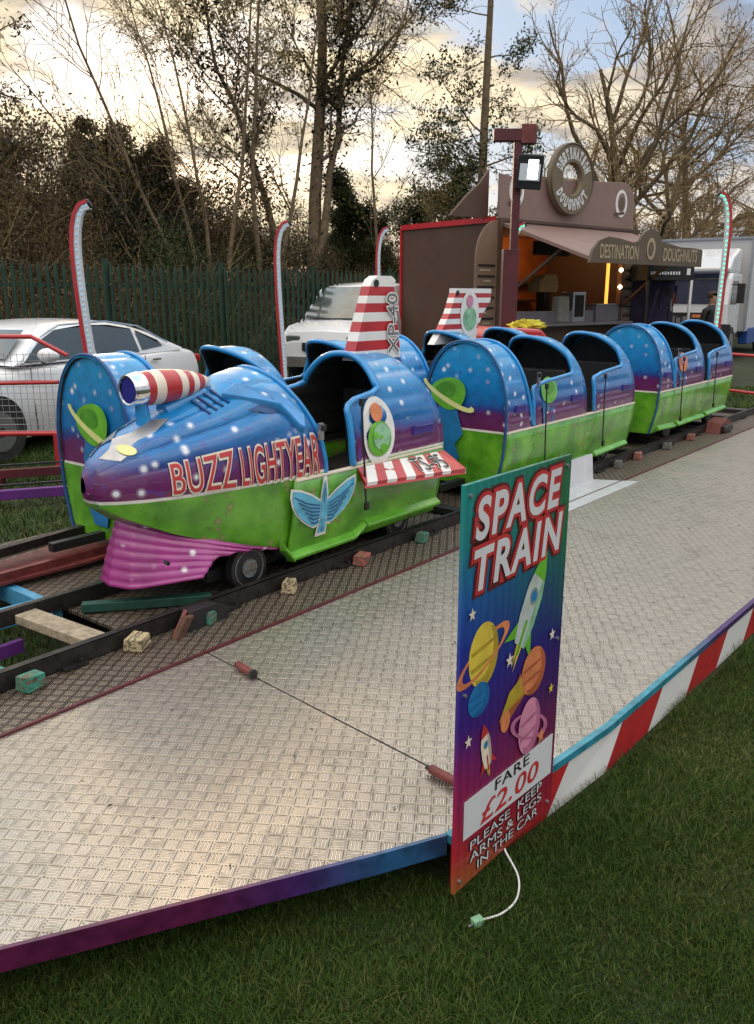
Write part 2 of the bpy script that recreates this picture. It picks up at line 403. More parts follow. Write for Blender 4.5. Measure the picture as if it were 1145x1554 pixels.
def pink_mat():
    m = bpy.data.materials.new('magenta_skirt_paint'); m.use_nodes = True; nt = m.node_tree; b = nt.nodes['Principled BSDF']
    t = N(nt, 'ShaderNodeTexCoord')
    c = ramp(nt, N_noise(nt, t, 6, 5), [(0.3, (0.24, 0.02, 0.15)), (0.7, (0.42, 0.05, 0.27))])
    vo = N(nt, 'ShaderNodeTexVoronoi'); vo.inputs['Scale'].default_value = 9; nt.links.new(t.outputs['Object'], vo.inputs[0])
    st = ramp(nt, vo.outputs['Distance'], [(0.05, 1.0), (0.11, 0.8), (0.14, 0.2), (0.22, 0.0)])
    nt.links.new(mixc(nt, math_(nt, 'MULTIPLY', st, 0.9), c, (0.85, 0.8, 0.85)), b.inputs['Base Color'])
    b.inputs['Roughness'].default_value = 0.3; b.inputs['Coat Weight'].default_value = 0.6
    return m
M['pink'] = pink_mat()
M['maroon'] = mat('maroon_painted_steel', (0.085, 0.012, 0.018), 0.45, nscale=6, namt=0.35, bump=0.1)
M['oxide'] = mat('oxide_red_steel', (0.14, 0.028, 0.024), 0.5, nscale=11, namt=0.5, bump=0.2)
M['purple'] = mat('purple_painted_steel', (0.10, 0.02, 0.16), 0.45, nscale=8, namt=0.3)
M['skyblue'] = mat('sky_blue_painted_steel', (0.07, 0.30, 0.50), 0.45, nscale=11, namt=0.35, bump=0.1)
M['wood'] = mat('worn_pine', (0.33, 0.27, 0.19), 0.75, nscale=24, namt=0.4, bump=0.4, bscale=70)
M['woodcream'] = mat('cream_chock', (0.50, 0.40, 0.23), 0.7, nscale=20, namt=0.25, bump=0.3)
M['teal'] = mat('teal_chock', (0.04, 0.25, 0.17), 0.6, nscale=18, namt=0.35, bump=0.3)
M['pinkblock'] = mat('faded_red_chock', (0.42, 0.12, 0.10), 0.65, nscale=18, namt=0.35, bump=0.3)
M['greyblock'] = mat('grey_chock', (0.13, 0.14, 0.15), 0.65, nscale=18, namt=0.35, bump=0.3)
M['rubber'] = mat('dusty_rubber', (0.02, 0.02, 0.021), 0.75, nscale=14, namt=0.4)
M['darkglass'] = mat('dark_glass', (0.012, 0.016, 0.02), 0.06, coat=0.5, nscale=3, namt=0.5)

# ride frame: s along the train, q across (towards the camera side)
TX, TY = 0.632, 0.775
RZ = math.atan2(TY, TX)
def SQ(s, q, z=0.0): return (TX * s + TY * q, TY * s - TX * q, z)

# ================================================================== ground
def ground_mat():
    m = bpy.data.materials.new('trodden_turf'); m.use_nodes = True; nt = m.node_tree; b = nt.nodes['Principled BSDF']
    t = N(nt, 'ShaderNodeTexCoord')
    c = ramp(nt, N_noise(nt, t, 1.3, 8), [(0.3, (0.013, 0.020, 0.005)), (0.55, (0.026, 0.042, 0.009)), (0.75, (0.045, 0.050, 0.015))])
    c = mixc(nt, math_(nt, 'MULTIPLY', ramp(nt, N_noise(nt, t, 30, 6), [(0.45, 0.0), (0.7, 1.0)]), 0.5), c, (0.030, 0.024, 0.014))
    nt.links.new(c, b.inputs['Base Color']); b.inputs['Roughness'].default_value = 0.9
    bp = N(nt, 'ShaderNodeBump'); bp.inputs['Strength'].default_value = 0.6; bp.inputs['Distance'].default_value = 0.03
    nt.links.new(N_noise(nt, t, 45, 5), bp.inputs['Height']); nt.links.new(bp.outputs[0], b.inputs['Normal'])
    return m
M['turf'] = ground_mat()
mb = MB(); mb.add([(-900, -900, 0), (900, -900, 0), (900, 900, 0), (-900, 900, 0)], [(0, 1, 2, 3)], M['turf'])
tag(mb.build('ground'), kind='structure')

# embankment behind the fence
F0 = Vector((-4.6, 14.6)); FD = Vector((1.65, 1.75)).normalized(); FN = Vector((-FD.y, FD.x))
def bank_z(x, y):
    d = (Vector((x, y)) - F0).dot(FN)
    t_ = max(0, min(1, (d - 1.0) / 9.0)); t_ = t_ * t_ * (3 - 2 * t_)
    side = 1 - 0.75 * max(0, min(1, (x + 2) / 12))
    return (2.6 * t_) * side + 0.25 * mnoise.noise(Vector((x * 0.3, y * 0.3, 0))) * t_
P = []
for i in range(60):
    row = []
    for j in range(50):
        a = -30 + i * 1.5; b_ = 0.6 + j * 1.2
        p = F0 + FD * a + FN * b_
        row.append((p.x, p.y, bank_z(p.x, p.y) + 0.01))
    P.append(row)
M['soil'] = mat('leaf_litter_bank', (0.035, 0.028, 0.016), 0.95, nscale=3, namt=0.5, bump=0.8, bscale=9)
mb = MB(); mb.grid(P, M['soil'])
tag(mb.build('hill', smooth=180), kind='structure')

# ================================================================== deck of the ride
deck = thing('ride_platform', 'low fairground platform of aluminium tread plate with a red and white striped skirt', 'platform', (0, 0, 0))
ZD = 0.2
def plate(name, poly, m, z=ZD, th=0.02):
    mb = MB(); mb.prism([SQ(s, q)[:2] for s, q in poly], z - th, z, m, 'z')
    return mb.build(name, deck, bevel=0.002)
g = 0.004
outer = [(-1.2, -2.85), (0.694, -1.73), (1.53, -1.25), (1.72, -1.15)]
plate('tread_plate', [(-1.2, -2.66 - 0.1)] + outer[1:4] + [(1.955 - g, -1.125), (2.10 - g, -2.66)], M['alu'])
plate('tread_plate', [(1.955 + g, -1.125), (2.6, -1.06), (4.80 - g, -1.0), (5.0 - g, -2.66), (2.10 + g, -2.66)], M['alu'])
plate('tread_plate', [(4.80 + g, -1.0), (9.05 - g, -1.0), (9.25 - g, -2.66), (5.0 + g, -2.66)], M['alu'])
plate('tread_plate', [(9.05 + g, -1.0), (12.0, -1.0), (12.0, -2.66), (9.25 + g, -2.66)], M['alu'])
plate('track_bed_plate', [(-1.2, -2.78), (-1.0, -2.672), (7.0, -2.672), (7.0, -3.10), (-1.2, -3.10)], M['brown'], ZD + 0.003)
plate('track_bed_plate', [(2.0, -3.103), (7.0, -3.103), (7.0, -4.95), (2.0, -4.95)], M['brown'], ZD + 0.002)
plate('track_bed_plate', [(7.008, -2.672), (12.0, -2.672), (12.0, -4.95), (7.008, -4.95)], M['brown'], ZD + 0.003)
mb = MB(); mb.bar(SQ(-1.0, -2.668, ZD + .004), SQ(12.0, -2.668, ZD + .004), .014, .012, M['maroon']); mb.build('seam_lip', deck)
# edge trim and skirt
def ramp_mat(name, axis_dir, stops, rough=0.35):
    m = bpy.data.materials.new(name); m.use_nodes = True; nt = m.node_tree; b = nt.nodes['Principled BSDF']
    t = N(nt, 'ShaderNodeTexCoord')
    d = N(nt, 'ShaderNodeVectorMath', operation='DOT_PRODUCT'); d.inputs[1].default_value = axis_dir
    nt.links.new(t.outputs['Object'], d.inputs[0])
    lo, hi = stops[0][0], stops[-1][0]
    f = math_(nt, 'DIVIDE', math_(nt, 'SUBTRACT', d.outputs[1], lo), hi - lo)
    c = ramp(nt, f, [((p_ - lo) / (hi - lo), c_) for p_, c_ in stops])
    dn = ramp(nt, N_noise(nt, t, 20, 6), [(0.35, 0.6), (0.6, 1.0)])
    nt.links.new(mixc(nt, 1.0, c, dn, 'MULTIPLY'), b.inputs['Base Color']); b.inputs['Roughness'].default_value = rough
    b.inputs['Coat Weight'].default_value = 0.2
    return m
MAG = (0.095, 0.010, 0.055); PUR = (0.055, 0.018, 0.13); BLU = (0.025, 0.10, 0.24); TEA = (0.03, 0.25, 0.34)
M['trimN'] = ramp_mat('trim_magenta_to_blue', (1, 0, 0), [(-1.6, MAG), (-0.45, MAG), (-0.2, PUR), (0.02, BLU), (0.3, BLU)])
M['trimR'] = ramp_mat('trim_teal_to_purple', (TX, TY, 0), [(1.7, TEA), (3.2, TEA), (3.7, PUR), (6.0, MAG), (7.5, TEA), (12, PUR)])
def strip(pts, z0, z1, th, m, name, out=1, parent=deck):
    mb = MB()
    for a, b_ in zip(pts[:-1], pts[1:]):
        A = Vector(SQ(*a)[:2]); B = Vector(SQ(*b_)[:2]); d = (B - A).normalized(); n_ = Vector((d.y, -d.x)) * th
        mb.prism([tuple(A), tuple(B), tuple(B + n_), tuple(A + n_)], z0, z1, m, 'z')
    return mb.build(name, parent)
near = [(-1.2, -2.83), (0.694, -1.73), (1.53, -1.25), (1.72, -1.15)]
strip(near, ZD - 0.06, ZD + 0.004, 0.012, M['trimN'], 'edge_trim')
right = [(1.72, -1.15), (1.955, -1.125), (2.6, -1.06), (4.8, -1.0), (12.0, -1.0)]
strip(right, ZD - 0.022, ZD + 0.005, 0.024, M['trimR'], 'edge_trim')
mb = MB(); bounds = [1.73, 2.36, 2.74, 3.12, 3.52, 3.90, 4.28]
while bounds[-1] < 12: bounds.append(bounds[-1] + 0.38)
def qq(v): return interp(v, [1.72, 1.955, 2.6, 4.8, 12], [-1.15, -1.125, -1.06, -1.0, -1.0]) + 0.013
for k, (s_, s2) in enumerate(zip(bounds[:-1], bounds[1:])):
    lo_s, lo_e = max(1.73, s_ - .13), s2 - .13
    a = SQ(s_, qq(s_), ZD - 0.024); b_ = SQ(s2, qq(s2), ZD - 0.024)
    c_ = SQ(lo_e, qq(lo_e), 0.006); d_ = SQ(lo_s, qq(lo_s), 0.006)
    mb.add([a, b_, c_, d_], [(3, 2, 1, 0)], M['red'] if k % 2 == 0 else M['white'])
mb.build('striped_skirt', deck)
# underframe beams and jack pads under the deck
mb = MB()
for s_ in (0.5, 1.3, 3.2, 6, 9):
    mb.bar(SQ(s_, -2.35 if s_ < 1 else -1.6, 0.13), SQ(s_, -4.9 if s_ > 2 else -2.7, 0.13), 0.05, 0.09, M['black'])
mb.bar(SQ(-1.0, -2.7, 0.13), SQ(2.0, -2.7, 0.13), 0.05, 0.1, M['black'])
mb.bar(SQ(-1.0, -3.05, 0.13), SQ(2.0, -3.05, 0.13), 0.05, 0.1, M['black'])
mb.build('underframe', deck)
mb = MB()
mb.bar(SQ(1.97, -3.66, 0.17), SQ(1.97, -4.9, 0.17), 0.05, 0.09, M['skyblue'])
mb.bar(SQ(1.94, -3.80, 0.17), SQ(0.2, -3.95, 0.17), 0.05, 0.09, M['skyblue'])
mb.bar(SQ(1.94, -4.25, 0.17), SQ(0.2, -4.4, 0.17), 0.05, 0.09, M['skyblue'])
mb.bar(SQ(1.5, -3.8, 0.165), SQ(1.35, -4.3, 0.165), 0.05, 0.08, M['skyblue'])
mb.build('blue_subframe', deck)
mb = MB(); mb.bar(SQ(1.72, -3.55, 0.12), SQ(0.6, -3.5, 0.12), 0.03, 0.06, M['purple'])
mb.build('purple_brace', deck)
# beams of the far deck frame lying on the grass at the left
for a, b_, m_, lab in [((-4.6, 6.9), (-2.35, 7.8), M['maroon'], 'dark maroon steel beam lying on the grass at the far left'),
                       ((-4.4, 6.05), (-2.1, 6.9), M['purple'], 'purple steel beam lying on the grass in front of the maroon one')]:
    mb = MB(); mb.bar(a + (0.13,), b_ + (0.13,), 0.06, 0.08, m_); mb.box((a[0] * .5 + b_[0] * .5, a[1] * .5 + b_[1] * .5, 0.05), (.12, .12, .1), m_)
    mb.bar((a[0], a[1] + .1, .19), (b_[0], b_[1] + .1, .19), .02, .02, M['black'])
    tag(mb.build('steel_beam', bevel=0.004), lab, 'beam')

# hinge clamps (brown-red bolts across the first seam)
def clamp(sa, qa, sb, qb, lab):
    t_ = thing('hinge_bolt', lab, 'bolt', SQ(sa, qa, ZD), 0, 'hinge bolts on the seam of the platform')
    A = Vector((0, 0, 0.02)); B = Vector(SQ(sb, qb, ZD)) - Vector(SQ(sa, qa, ZD)); B.z = 0.02
    mb = MB(); mb.tube([A, B], 0.016, 10, M['oxide']); mb.build('sleeve', t_, smooth=40)
    mb = MB(); mb.tube([A - (B - A) * .12, A], 0.009, 8, M['black']); mb.build('pin', t_, smooth=40)
    mb = MB(); mb.tube([B, B + (B - A) * .12], 0.02, 8, M['black'])
    mb.build('pin', t_, smooth=40)
clamp(2.075, -2.44, 2.055, -2.33, 'rusty red hinge bolt on the platform seam nearer the rocket')
clamp(1.945, -1.36, 1.93, -1.20, 'rusty red hinge bolt on the platform seam right beside the price board')

# ================================================================== tracks
def track(q0, s0, s1, lab, grp='tracks of the ride'):
    t_ = thing('ride_track', lab, 'track', SQ(s0, q0, ZD), RZ, grp)
    L = s1 - s0
    for sd_ in (-0.31, 0.31):
        mb = MB()
        mb.box((L / 2, sd_, 0.045), (L, 0.012, 0.07), M['rail'])
        mb.box((L / 2, sd_ + 0.018, 0.075), (L, 0.05, 0.01), M['rail'])
        mb.box((L / 2, sd_ + 0.018, 0.014), (L, 0.05, 0.01), M['rail'])
        mb.build('rail', t_)
    return t_, L
trA, LA = track(-3.30, 0.3, 11.6, 'black steel track carrying the rocket train along the front of the ride')
trB, LB = track(-4.2, 2.75, 11.6, 'second black steel track behind the rocket train')
def sleeper(t_, x, m_, w_=0.09, ang=0, ln=0.6, zc_=0.035):
    mb = MB(); mb.box((x, 0, zc_), (w_, ln, 0.045), m_, rz=ang); mb.build('sleeper', t_, bevel=0.004)
M['dkteal'] = mat('dark_teal_steel', (.012, .06, .045), .5, nscale=15, namt=.4)
sleeper(trA, 1.50, M['wood'], 0.11, 0.08); sleeper(trA, 1.02, M['teal'], 0.1, 0.2)
sleeper(trA, 1.95, M['dkteal'], 0.05, 0.9, 0.62)
x = 2.9
while x < LA: sleeper(trA, x, M['black']); x += 0.75
x = 0.3
while x < LB: sleeper(trB, x, M['black']); x += 0.75
for xx_ in np.arange(.5, 11, .85):
    mb = MB(); mb.box((xx_, -.325, .012), (.11, .05, .012), M['rail']); mb.tube([(xx_ + .03, -.335, .012), (xx_ + .03, -.335, .034)], .011, 6, M['black'])
    mb.build('rail_clip', trA)
# joint plate on the near rail
M['rust'] = mat('rusty_brown_steel', (.09, .04, .022), .7, nscale=25, namt=.5, bump=.3); jp = MB()
jp.prism([(1.86, -0.02), (2.10, -0.02), (2.14, 0.05), (2.05, 0.10), (1.90, 0.10)], -0.34, -0.40, M['black'], 'y')
jp.tube([(1.80, -0.40, 0.0), (1.90, -0.37, 0.10)], 0.012, 6, M['oxide'])
jp.prism([(1.78, -0.01), (1.83, -0.01), (1.90, 0.09), (1.85, 0.09)], -0.40, -0.43, M['rust'], 'y')
jp.build('joint_plate', trA, bevel=0.003)
BL = [((1.44, -2.93), 'teal', 'teal painted wooden chock beside the rail near the left edge of the photo', .2),
      ((1.93, -2.93), 'woodcream', 'cream wooden chock beside the rail joint, nearest to it on the left', .5),
      ((2.33, -2.93), 'teal', 'teal painted wooden chock just right of the rail joint plate', .3),
      ((2.87, -2.93), 'woodcream', 'cream wooden chock beside the front wheel of the rocket', .6),
      ((3.46, -2.93), 'pinkblock', 'faded pink wooden chock under the middle of the rocket', .3),
      ((4.04, -2.93), 'teal', 'dark teal wooden chock under the rear of the rocket', .2),
      ((7.05, -2.93), 'greyblock', 'dark grey wooden chock just past the white step', .1),
      ((7.55, -2.95), 'pinkblock', 'faded red wooden chock under the gap between the last two wagons', .2),
      ((8.25, -2.93), 'greyblock', 'grey wooden chock under the front of the last wagon', .2),
      ((8.95, -2.93), 'pinkblock', 'small pink wooden chock under the middle of the last wagon', .1)]
for m_ in ('teal', 'woodcream', 'pinkblock', 'greyblock'):
    nt = M[m_].node_tree; b_ = nt.nodes['Principled BSDF']; t_ = N(nt, 'ShaderNodeTexCoord')
    src = b_.inputs['Base Color'].links[0].from_socket
    wv = N(nt, 'ShaderNodeMapping'); wv.inputs['Scale'].default_value = (4, 30, 30); nt.links.new(t_.outputs['Object'], wv.inputs[0])
    nn_ = N(nt, 'ShaderNodeTexNoise'); nn_.inputs['Scale'].default_value = 3; nn_.inputs['Detail'].default_value = 6; nt.links.new(wv.outputs[0], nn_.inputs[0])
    chip = ramp(nt, nn_.outputs[0], [(.50, 0.0), (.56, 1.0)])
    c1_ = mixc(nt, chip, src, (.13, .095, .06))
    nt.links.new(mixc(nt, ramp(nt, N_noise(nt, t_, 40, 4), [(.5, 0.0), (.7, .75)]), c1_, (.03, .024, .018)), b_.inputs['Base Color'])
for (s_, q_), m_, lab, rz in BL:
    rj = random.Random(int(s_ * 100)); mb = MB(); mb.box((0, 0, 0.033), (0.10 * rj.uniform(.8, 1.15), 0.075 * rj.uniform(.85, 1.1), 0.06), M[m_], taper=rj.uniform(.8, .95))
    mb.v = [(x_ + rj.uniform(-.006, .006), y_ + rj.uniform(-.006, .006), z_ + (rj.uniform(-.008, .006) if z_ > .03 else 0)) for x_, y_, z_ in mb.v]
    o = mb.build('wooden_chock', bevel=0.004); o.location = SQ(s_, q_, ZD + 0.003); o.rotation_euler = (0, 0, RZ + rz)
    tag(o, lab, 'chock', 'wooden chocks along the track')
# red clamp at the far end of the near track
mb = MB(); mb.prism([(-.22, 0), (.22, 0), (.2, .1), (.05, .16), (-.15, .12)], -.08, .08, M['oxide'], 'y'); mb.box((0, -.1, .05), (.3, .05, .07), M['black'])
o = mb.build('buffer_stop', bevel=0.01); o.location = SQ(9.75, -2.90, ZD); o.rotation_euler = (0, 0, RZ)
tag(o, 'dark red metal buffer on the deck under the tail of the last wagon', 'buffer')
# grey ballast block
mb = MB(); mb.prism([(-.09, 0), (.09, 0), (.10, .12), (.05, .20), (-.06, .21), (-.10, .15)], -.08, .08, M['greyblock'], 'y')
o = mb.build('ballast_block', smooth=40, bevel=0.02); o.location = SQ(4.98, -2.93, ZD + 0.003); o.rotation_euler = (0, 0, RZ)
tag(o, 'scuffed grey ballast block standing on the deck behind the rocket', 'block')
# red drawbar frame in front of the back wagon
t_ = thing('track_drawbar', 'red painted steel drawbar frame lying in front of the back wagon', 'drawbar', SQ(1.6, -4.35, ZD), RZ)
mb = MB(); mb.prism([(-.6, -.22), (.5, .10), (1.25, .22), (1.25, -.22), (.8, -.28)], 0.035, 0.05, M['oxide'], 'z')
mb.build('plate', t_)
mb = MB(); mb.bar((-.7, -.24, .07), (1.1, -.20, .07), .035, .045, M['oxide']); mb.bar((-.7, .05, .06), (1.1, .24, .06), .045, .035, M['wood'])
mb.build('frame', t_)
mb = MB(); mb.bar((-.5, -.05, .11), (1.15, .08, .14), .05, .05, M['rail']); mb.tube([(1.1, .05, .1), (1.25, .05, .24)], .02, 8, M['black'])
mb.build('tow_bar', t_)

# ================================================================== train bodies
HW = 0.365
def half_w(z, ztop=1.18, zw=0.60):
    if z <= zw:
        return interp(z, [0.0, 0.12, 0.18, 0.35, zw], [0.27, 0.285, 0.305, 0.345, HW])
    r = min(1, (z - zw) / (ztop - zw))
    return HW * (1 - r ** 2.25) ** (1 / 2.25)
def arch_pts(z0, ztop=1.18, n=56):
    """near-bottom over the top to far-bottom as (y,z)"""
    L = []
    zs = [z0 + (0.60 - z0) * i / 10 for i in range(10)] if z0 < 0.6 else []
    for z in zs: L.append((half_w(z, ztop), z))
    for i in range(n // 2 + 1):
        a = math.pi / 2 * i / (n // 2)
        c, s_ = math.cos(a), math.sin(a)
        y = HW * c ** (2 / 2.25); z = 0.60 + (ztop - 0.60) * (s_ ** (2 / 2.25))
        if z >= z0: L.append((y, z))
    near_ = [(-y, z) for y, z in L]; far_ = [(y, z) for y, z in reversed(L)][1:]
    return near_ + far_
def groove(z, y):
    """fore-and-aft flutes on the shells"""
    a = math.atan2(z - 0.55, abs(y) + 1e-4)
    return 0.014 * (abs(math.sin(a * 11)) ** .5 - 0.65) if a > 0.12 else 0
def shell(name, parent, xf, xb, z0, m, ztop=1.18, cols=14, ridge=True, th=0.022):
    pts = arch_pts(z0, ztop, 88)
    rows = []
    for (y, z) in pts:
        a, b_ = xf(z), xb(z); row = []
        for c_ in range(cols + 1):
            u = c_ / cols; x = a + (b_ - a) * u
            g_ = groove(z, y) * min(1, min(u * 5, (1 - u) * 5)) if ridge else 0
            lip = 0.008 * max(0, 1 - u * 8)
            k = 1 + (g_ + lip) / 0.4
            row.append((x, y * k, 0.55 + (z - 0.55) * (k if z > 0.55 else 1)))
        rows.append(row)
    mb = MB(); mb.grid(rows, m); mb.mi(M['interior'])
    o = mb.build(name, parent, smooth=180, fixn=True)
    # make normals point outwards
    me = o.data
    bm = bmesh.new(); bm.from_mesh(me)
    sgn = sum((f.normal.dot(f.calc_center_median() - Vector((f.calc_center_median().x, 0, 0.6)))) for f in bm.faces)
    if sgn < 0: bmesh.ops.reverse_faces(bm, faces=bm.faces)
    bm.to_mesh(me); bm.free()
    sm = o.modifiers.new('thick', 'SOLIDIFY'); sm.thickness = th; sm.offset = -1; sm.material_offset = 1
    sm.material_offset_rim = 0
    return o
def rim(parent, xf, z0, m, ztop=1.18, r=0.016, name='rim'):
    mb = MB(); mb.tube([(xf(z) - 0.002, y * 1.012, z + (0.006 if z > .6 else 0)) for y, z in arch_pts(z0, ztop, 60)], r, 8, m)
    return mb.build(name, parent, smooth=60)
def smooth(a, b_, v):
    t = max(0, min(1, (v - a) / (b_ - a))); return t * t * (3 - 2 * t)
def cap(parent, x, z0, m, name, ztop=1.18, dx=0.0, back=False, scale=0.985, xfn=None):
    pts = [(y * scale, z if z < .6 else .6 + (z - .6) * scale) for y, z in arch_pts(z0, ztop, 60)]
    # strips across, so the cap can follow a leaning edge
    n = len(pts); half = (n + 1) // 2; rows = []
    for i in range(half):
        (y0, z0_), (y1, _) = pts[i], pts[n - 1 - i]
        xx = (xfn(z0_) if xfn else x) + dx
        rows.append([(xx, y0 + (y1 - y0) * j / 6, z0_) for j in range(7)])
    mb = MB(); mb.grid(rows, m)
    return mb.build(name, parent, smooth=180, fixn=False)
def planet(parent, cx, cz, xfun, r, cols, name='painted_planet', flat='x', ys=0):
    """plain round planet and trail painted where the panel artwork sits"""
    pass
def body_common(t_, L, x0, paintm, z_line, z_sill, feats):
    # lower tub
    zs = [0.12, 0.135, 0.18, 0.26, 0.36, 0.46, z_sill]
    rows = []
    xs = [x0 + (L - x0) * i / 40 for i in range(41)]
    for z in zs:
        row = []
        for x in xs:
            bul = 0.0
            row.append((x, -(half_w(z) + bul), z))
        rows.append(row)
    mb = MB(); mb.grid(rows, paintm); mb.grid([[(x, -y, z) for x, y, z in r] for r in rows], paintm); mb.mi(M['interior'])
    o = mb.build('lower_body', t_, smooth=180)
    sm = o.modifiers.new('thick', 'SOLIDIFY'); sm.thickness = 0.02; sm.offset = 0; sm.material_offset_rim = 0
    mb = MB(); mb.box(((x0 + L) / 2, 0, 0.135), (L - x0 - .03, 0.56, 0.02), M['floor']); mb.build('floor', t_)
    # sill line: pale capping strip
    mb = MB()
    for sgn in (-1, 1): mb.box(((x0 + L) / 2, sgn * (half_w(z_sill) - 0.002), z_sill), (L - x0 - .02, 0.03, 0.014), M['cream'])
    mb.build('sill_strip', t_, bevel=0.003)
def seat(t_, x):
    mb = MB(); mb.prism([(x - .05, .20), (x + .34, .20), (x + .34, .50), (x + .02, .46), (x - .03, .42)], -.30, .30, M['interior'], 'y')
    o = mb.build('seat', t_, bevel=0.02)
    mb = MB(); mb.prism([(x + .20, .46), (x + .27, .46), (x + .22, .92), (x + .17, .92)], -.27, .27, M['interior'], 'y')
    mb.build('backrest', t_, bevel=0.02)
def strap(t_, x, y, z1, z0, lean=0.0):
    mb = MB(); mb.tube([(x, y, z1), (x + lean, y - .006, z0)], 0.006, 8, M['black'])
    mb.box((x, y, z1), (.02, .022, .04), M['black']); mb.box((x + lean, y - .01, z0), (.028, .02, .045), M['black'])
    mb.build('safety_bar', t_, smooth=50)
def grip(t_, x, z, ln=0.17, y=None):
    y = -(half_w(z) + 0.004) if y is None else y
    for sgn in (1, -1):
        mb = MB(); mb.box((x, sgn * y, z), (ln, 0.026, 0.05), M['violet']); mb.box((x, sgn * (y - .008), z + .027), (ln * .95, 0.03, 0.008), M['navy'])
        mb.build('grab_handle', t_, bevel=0.006)
def wheels(t_, xs):
    for x in xs:
        for sgn in (-1, 1):
            w_ = MB(); y0 = sgn * 0.25
            w_.tube([(x, y0 - .025, .13), (x, y0 + .025, .13)], .12, 26, M['black'])
            wo_ = w_.build('wheel', t_, smooth=40)
            h_ = MB(); h_.tube([(x, y0 + sgn * .02, .13), (x, y0 + sgn * .034, .13)], .05, 16, M['greyblock'])
            h_.tube([(x + .095 * math.cos(a_), y0 + sgn * .027, .13 + .095 * math.sin(a_)) for a_ in np.linspace(0, 6.283, 25)], .004, 5, M['greyblock'], False)
            h_.build('hub', wo_, smooth=40)
    mb = MB(); mb.box(((xs[0] + xs[-1]) / 2, 0, .11), (xs[-1] - xs[0] + .4, .36, .06), M['black'])
    mb.build('bogie', t_)
def ledge(t_, segs):
    for sgn in (-1, 1):
        mb = MB()
        for (xa, xb_, za, zb_) in segs:
            ya = sgn * (half_w(za) - .01)
            prof = [(ya, za - .035), (ya + sgn * .055, za - .03), (ya + sgn * .06, za - .01), (ya, za + .035)]
            prof2 = [(ya, zb_ - .035), (ya + sgn * .055, zb_ - .03), (ya + sgn * .06, zb_ - .01), (ya, zb_ + .035)]
            vs = [(xa, *p_) for p_ in prof] + [(xb_, *p_) for p_ in prof2]
            mb.add(vs, [(0, 1, 2, 3), (7, 6, 5, 4), (0, 4, 5, 1), (1, 5, 6, 2), (2, 6, 7, 3), (3, 7, 4, 0)], M['green'])
        mb.build('bumper_ledge', t_, bevel=0.006)
def hoopfns(xf_front, xf_pillar, xf_top, xb_top, xb_low, zt=0.86, z_end=0.54):
    def xf(z):
        if z < zt + .03:
            low = xf_front + 0.05 * max(0, (0.62 - z) / 0.1) ** 1.5 + 0.045 * smooth(zt - .05, zt, z)
        else: low = 0
        hi = xf_pillar + (xf_top - xf_pillar) * max(0, (z - 1.0) / 0.18) ** 1.6 if z > 1.0 else xf_pillar
        k = smooth(zt - .015, zt + .035, z)
        if z < zt + .03: return low + (hi - low) * k
        return hi if k >= 1 else low + (hi - low) * k
    def xb(z): return xb_top + (xb_low - xb_top) * (1 - max(0, min(1, (z - 0.55) / 0.63)) ** 2)
    return xf, xb
GR = 'rocket train wagons'
def make_wagon():
    t_ = thing('train_wagon', 'blue, purple and lime two-seat wagon coupled behind the rocket, arched openings facing forward', 'ride wagon', SQ(5.15, -3.37, ZD), RZ, GR)
    L = 2.35; pm = M['bodyA']
    body_common(t_, L, 0.03, pm, .54, .54, None)
    # front hood with flat panel
    hf = lambda z: 0.0
    hb = lambda z: interp(z, [0.54, .62, .8, 1.0, 1.18], [.42, .37, .33, .30, .26])
    shell('front_hood', t_, hf, hb, .54, pm)
    rim(t_, hb, .56, M['blue'], name='hood_rim', r=.012)
    c_ = cap(t_, 0.012, .12, pm, 'front_panel')
    rim(t_, lambda z: 0.004, .12, M['dkblue'], name='panel_edge', r=.010)
    cap(t_, 0.03, .14, M['interior'], 'hood_lining', scale=.95)
    for i, (a, p_, tp, bt, bl) in enumerate([(.40, 1.10, .88, 1.14, 1.33), (1.45, 2.08, 1.88, 2.12, 2.34)]):
        xf, xb = hoopfns(a, p_, tp, bt, bl)
        shell('hoop_shell', t_, xf, xb, .545, pm)
        rim(t_, xf, .56, M['blue'], name='hoop_rim')
        cap(t_, 0, .3, pm, 'hoop_back', xfn=xb, dx=-.012, scale=.98)
        cap(t_, 0, .3, M['interior'], 'hoop_lining', xfn=xb, dx=-.05, scale=.93)
        seat(t_, a + .52)
        strap(t_, a + .13, -.40, .84, .22 if i == 0 else .26, 0.02)
        grip(t_, bl - .22, .70)
    grip(t_, .2, .70, .15)
    cap(t_, 2.34, .12, pm, 'rear_panel', ztop=.62)
    ledge(t_, [(.15, .62, .17, .15), (.72, 1.55, .15, .15), (1.62, 2.3, .16, .18)])
    # pressed vertical pleats on the green sides
    mb = MB()
    for x in (.28, .40, .95, 1.1, 1.42, 1.56):
        for sgn in (-1, 1):
            mb.add([(x, sgn * (half_w(.5) + .003), .50), (x + .02, sgn * (half_w(.5) + .012), .50), (x + .045, sgn * (half_w(.5) + .003), .50),
                    (x + .05, sgn * (half_w(.2) + .003), .20), (x + .07, sgn * (half_w(.2) + .012), .20), (x + .095, sgn * (half_w(.2) + .003), .20)],
                   [(0, 1, 4, 3), (1, 2, 5, 4)], pm)
    mb.build('side_pleats', t_)
    mb = MB(); mb.box((.45, -.372, .90), (.02, .02, .10), M['steel']); mb.box((.45, -.38, .93), (.03, .02, .03), M['black']); mb.build('latch', t_)
    wheels(t_, [.55, 1.9])
    mb = MB(); mb.bar((-.32, 0, .14), (.1, 0, .14), .05, .05, M['black']); mb.build('coupling', t_)
    return t_
def mount_art(t_, pts):
    pass
W2 = make_wagon()
W3 = copy_tree(W2); W3.location = SQ(8.1, -3.37, ZD + .04)
tag(W3, 'last wagon of the front train, farthest right, its tail at the end of the platform')
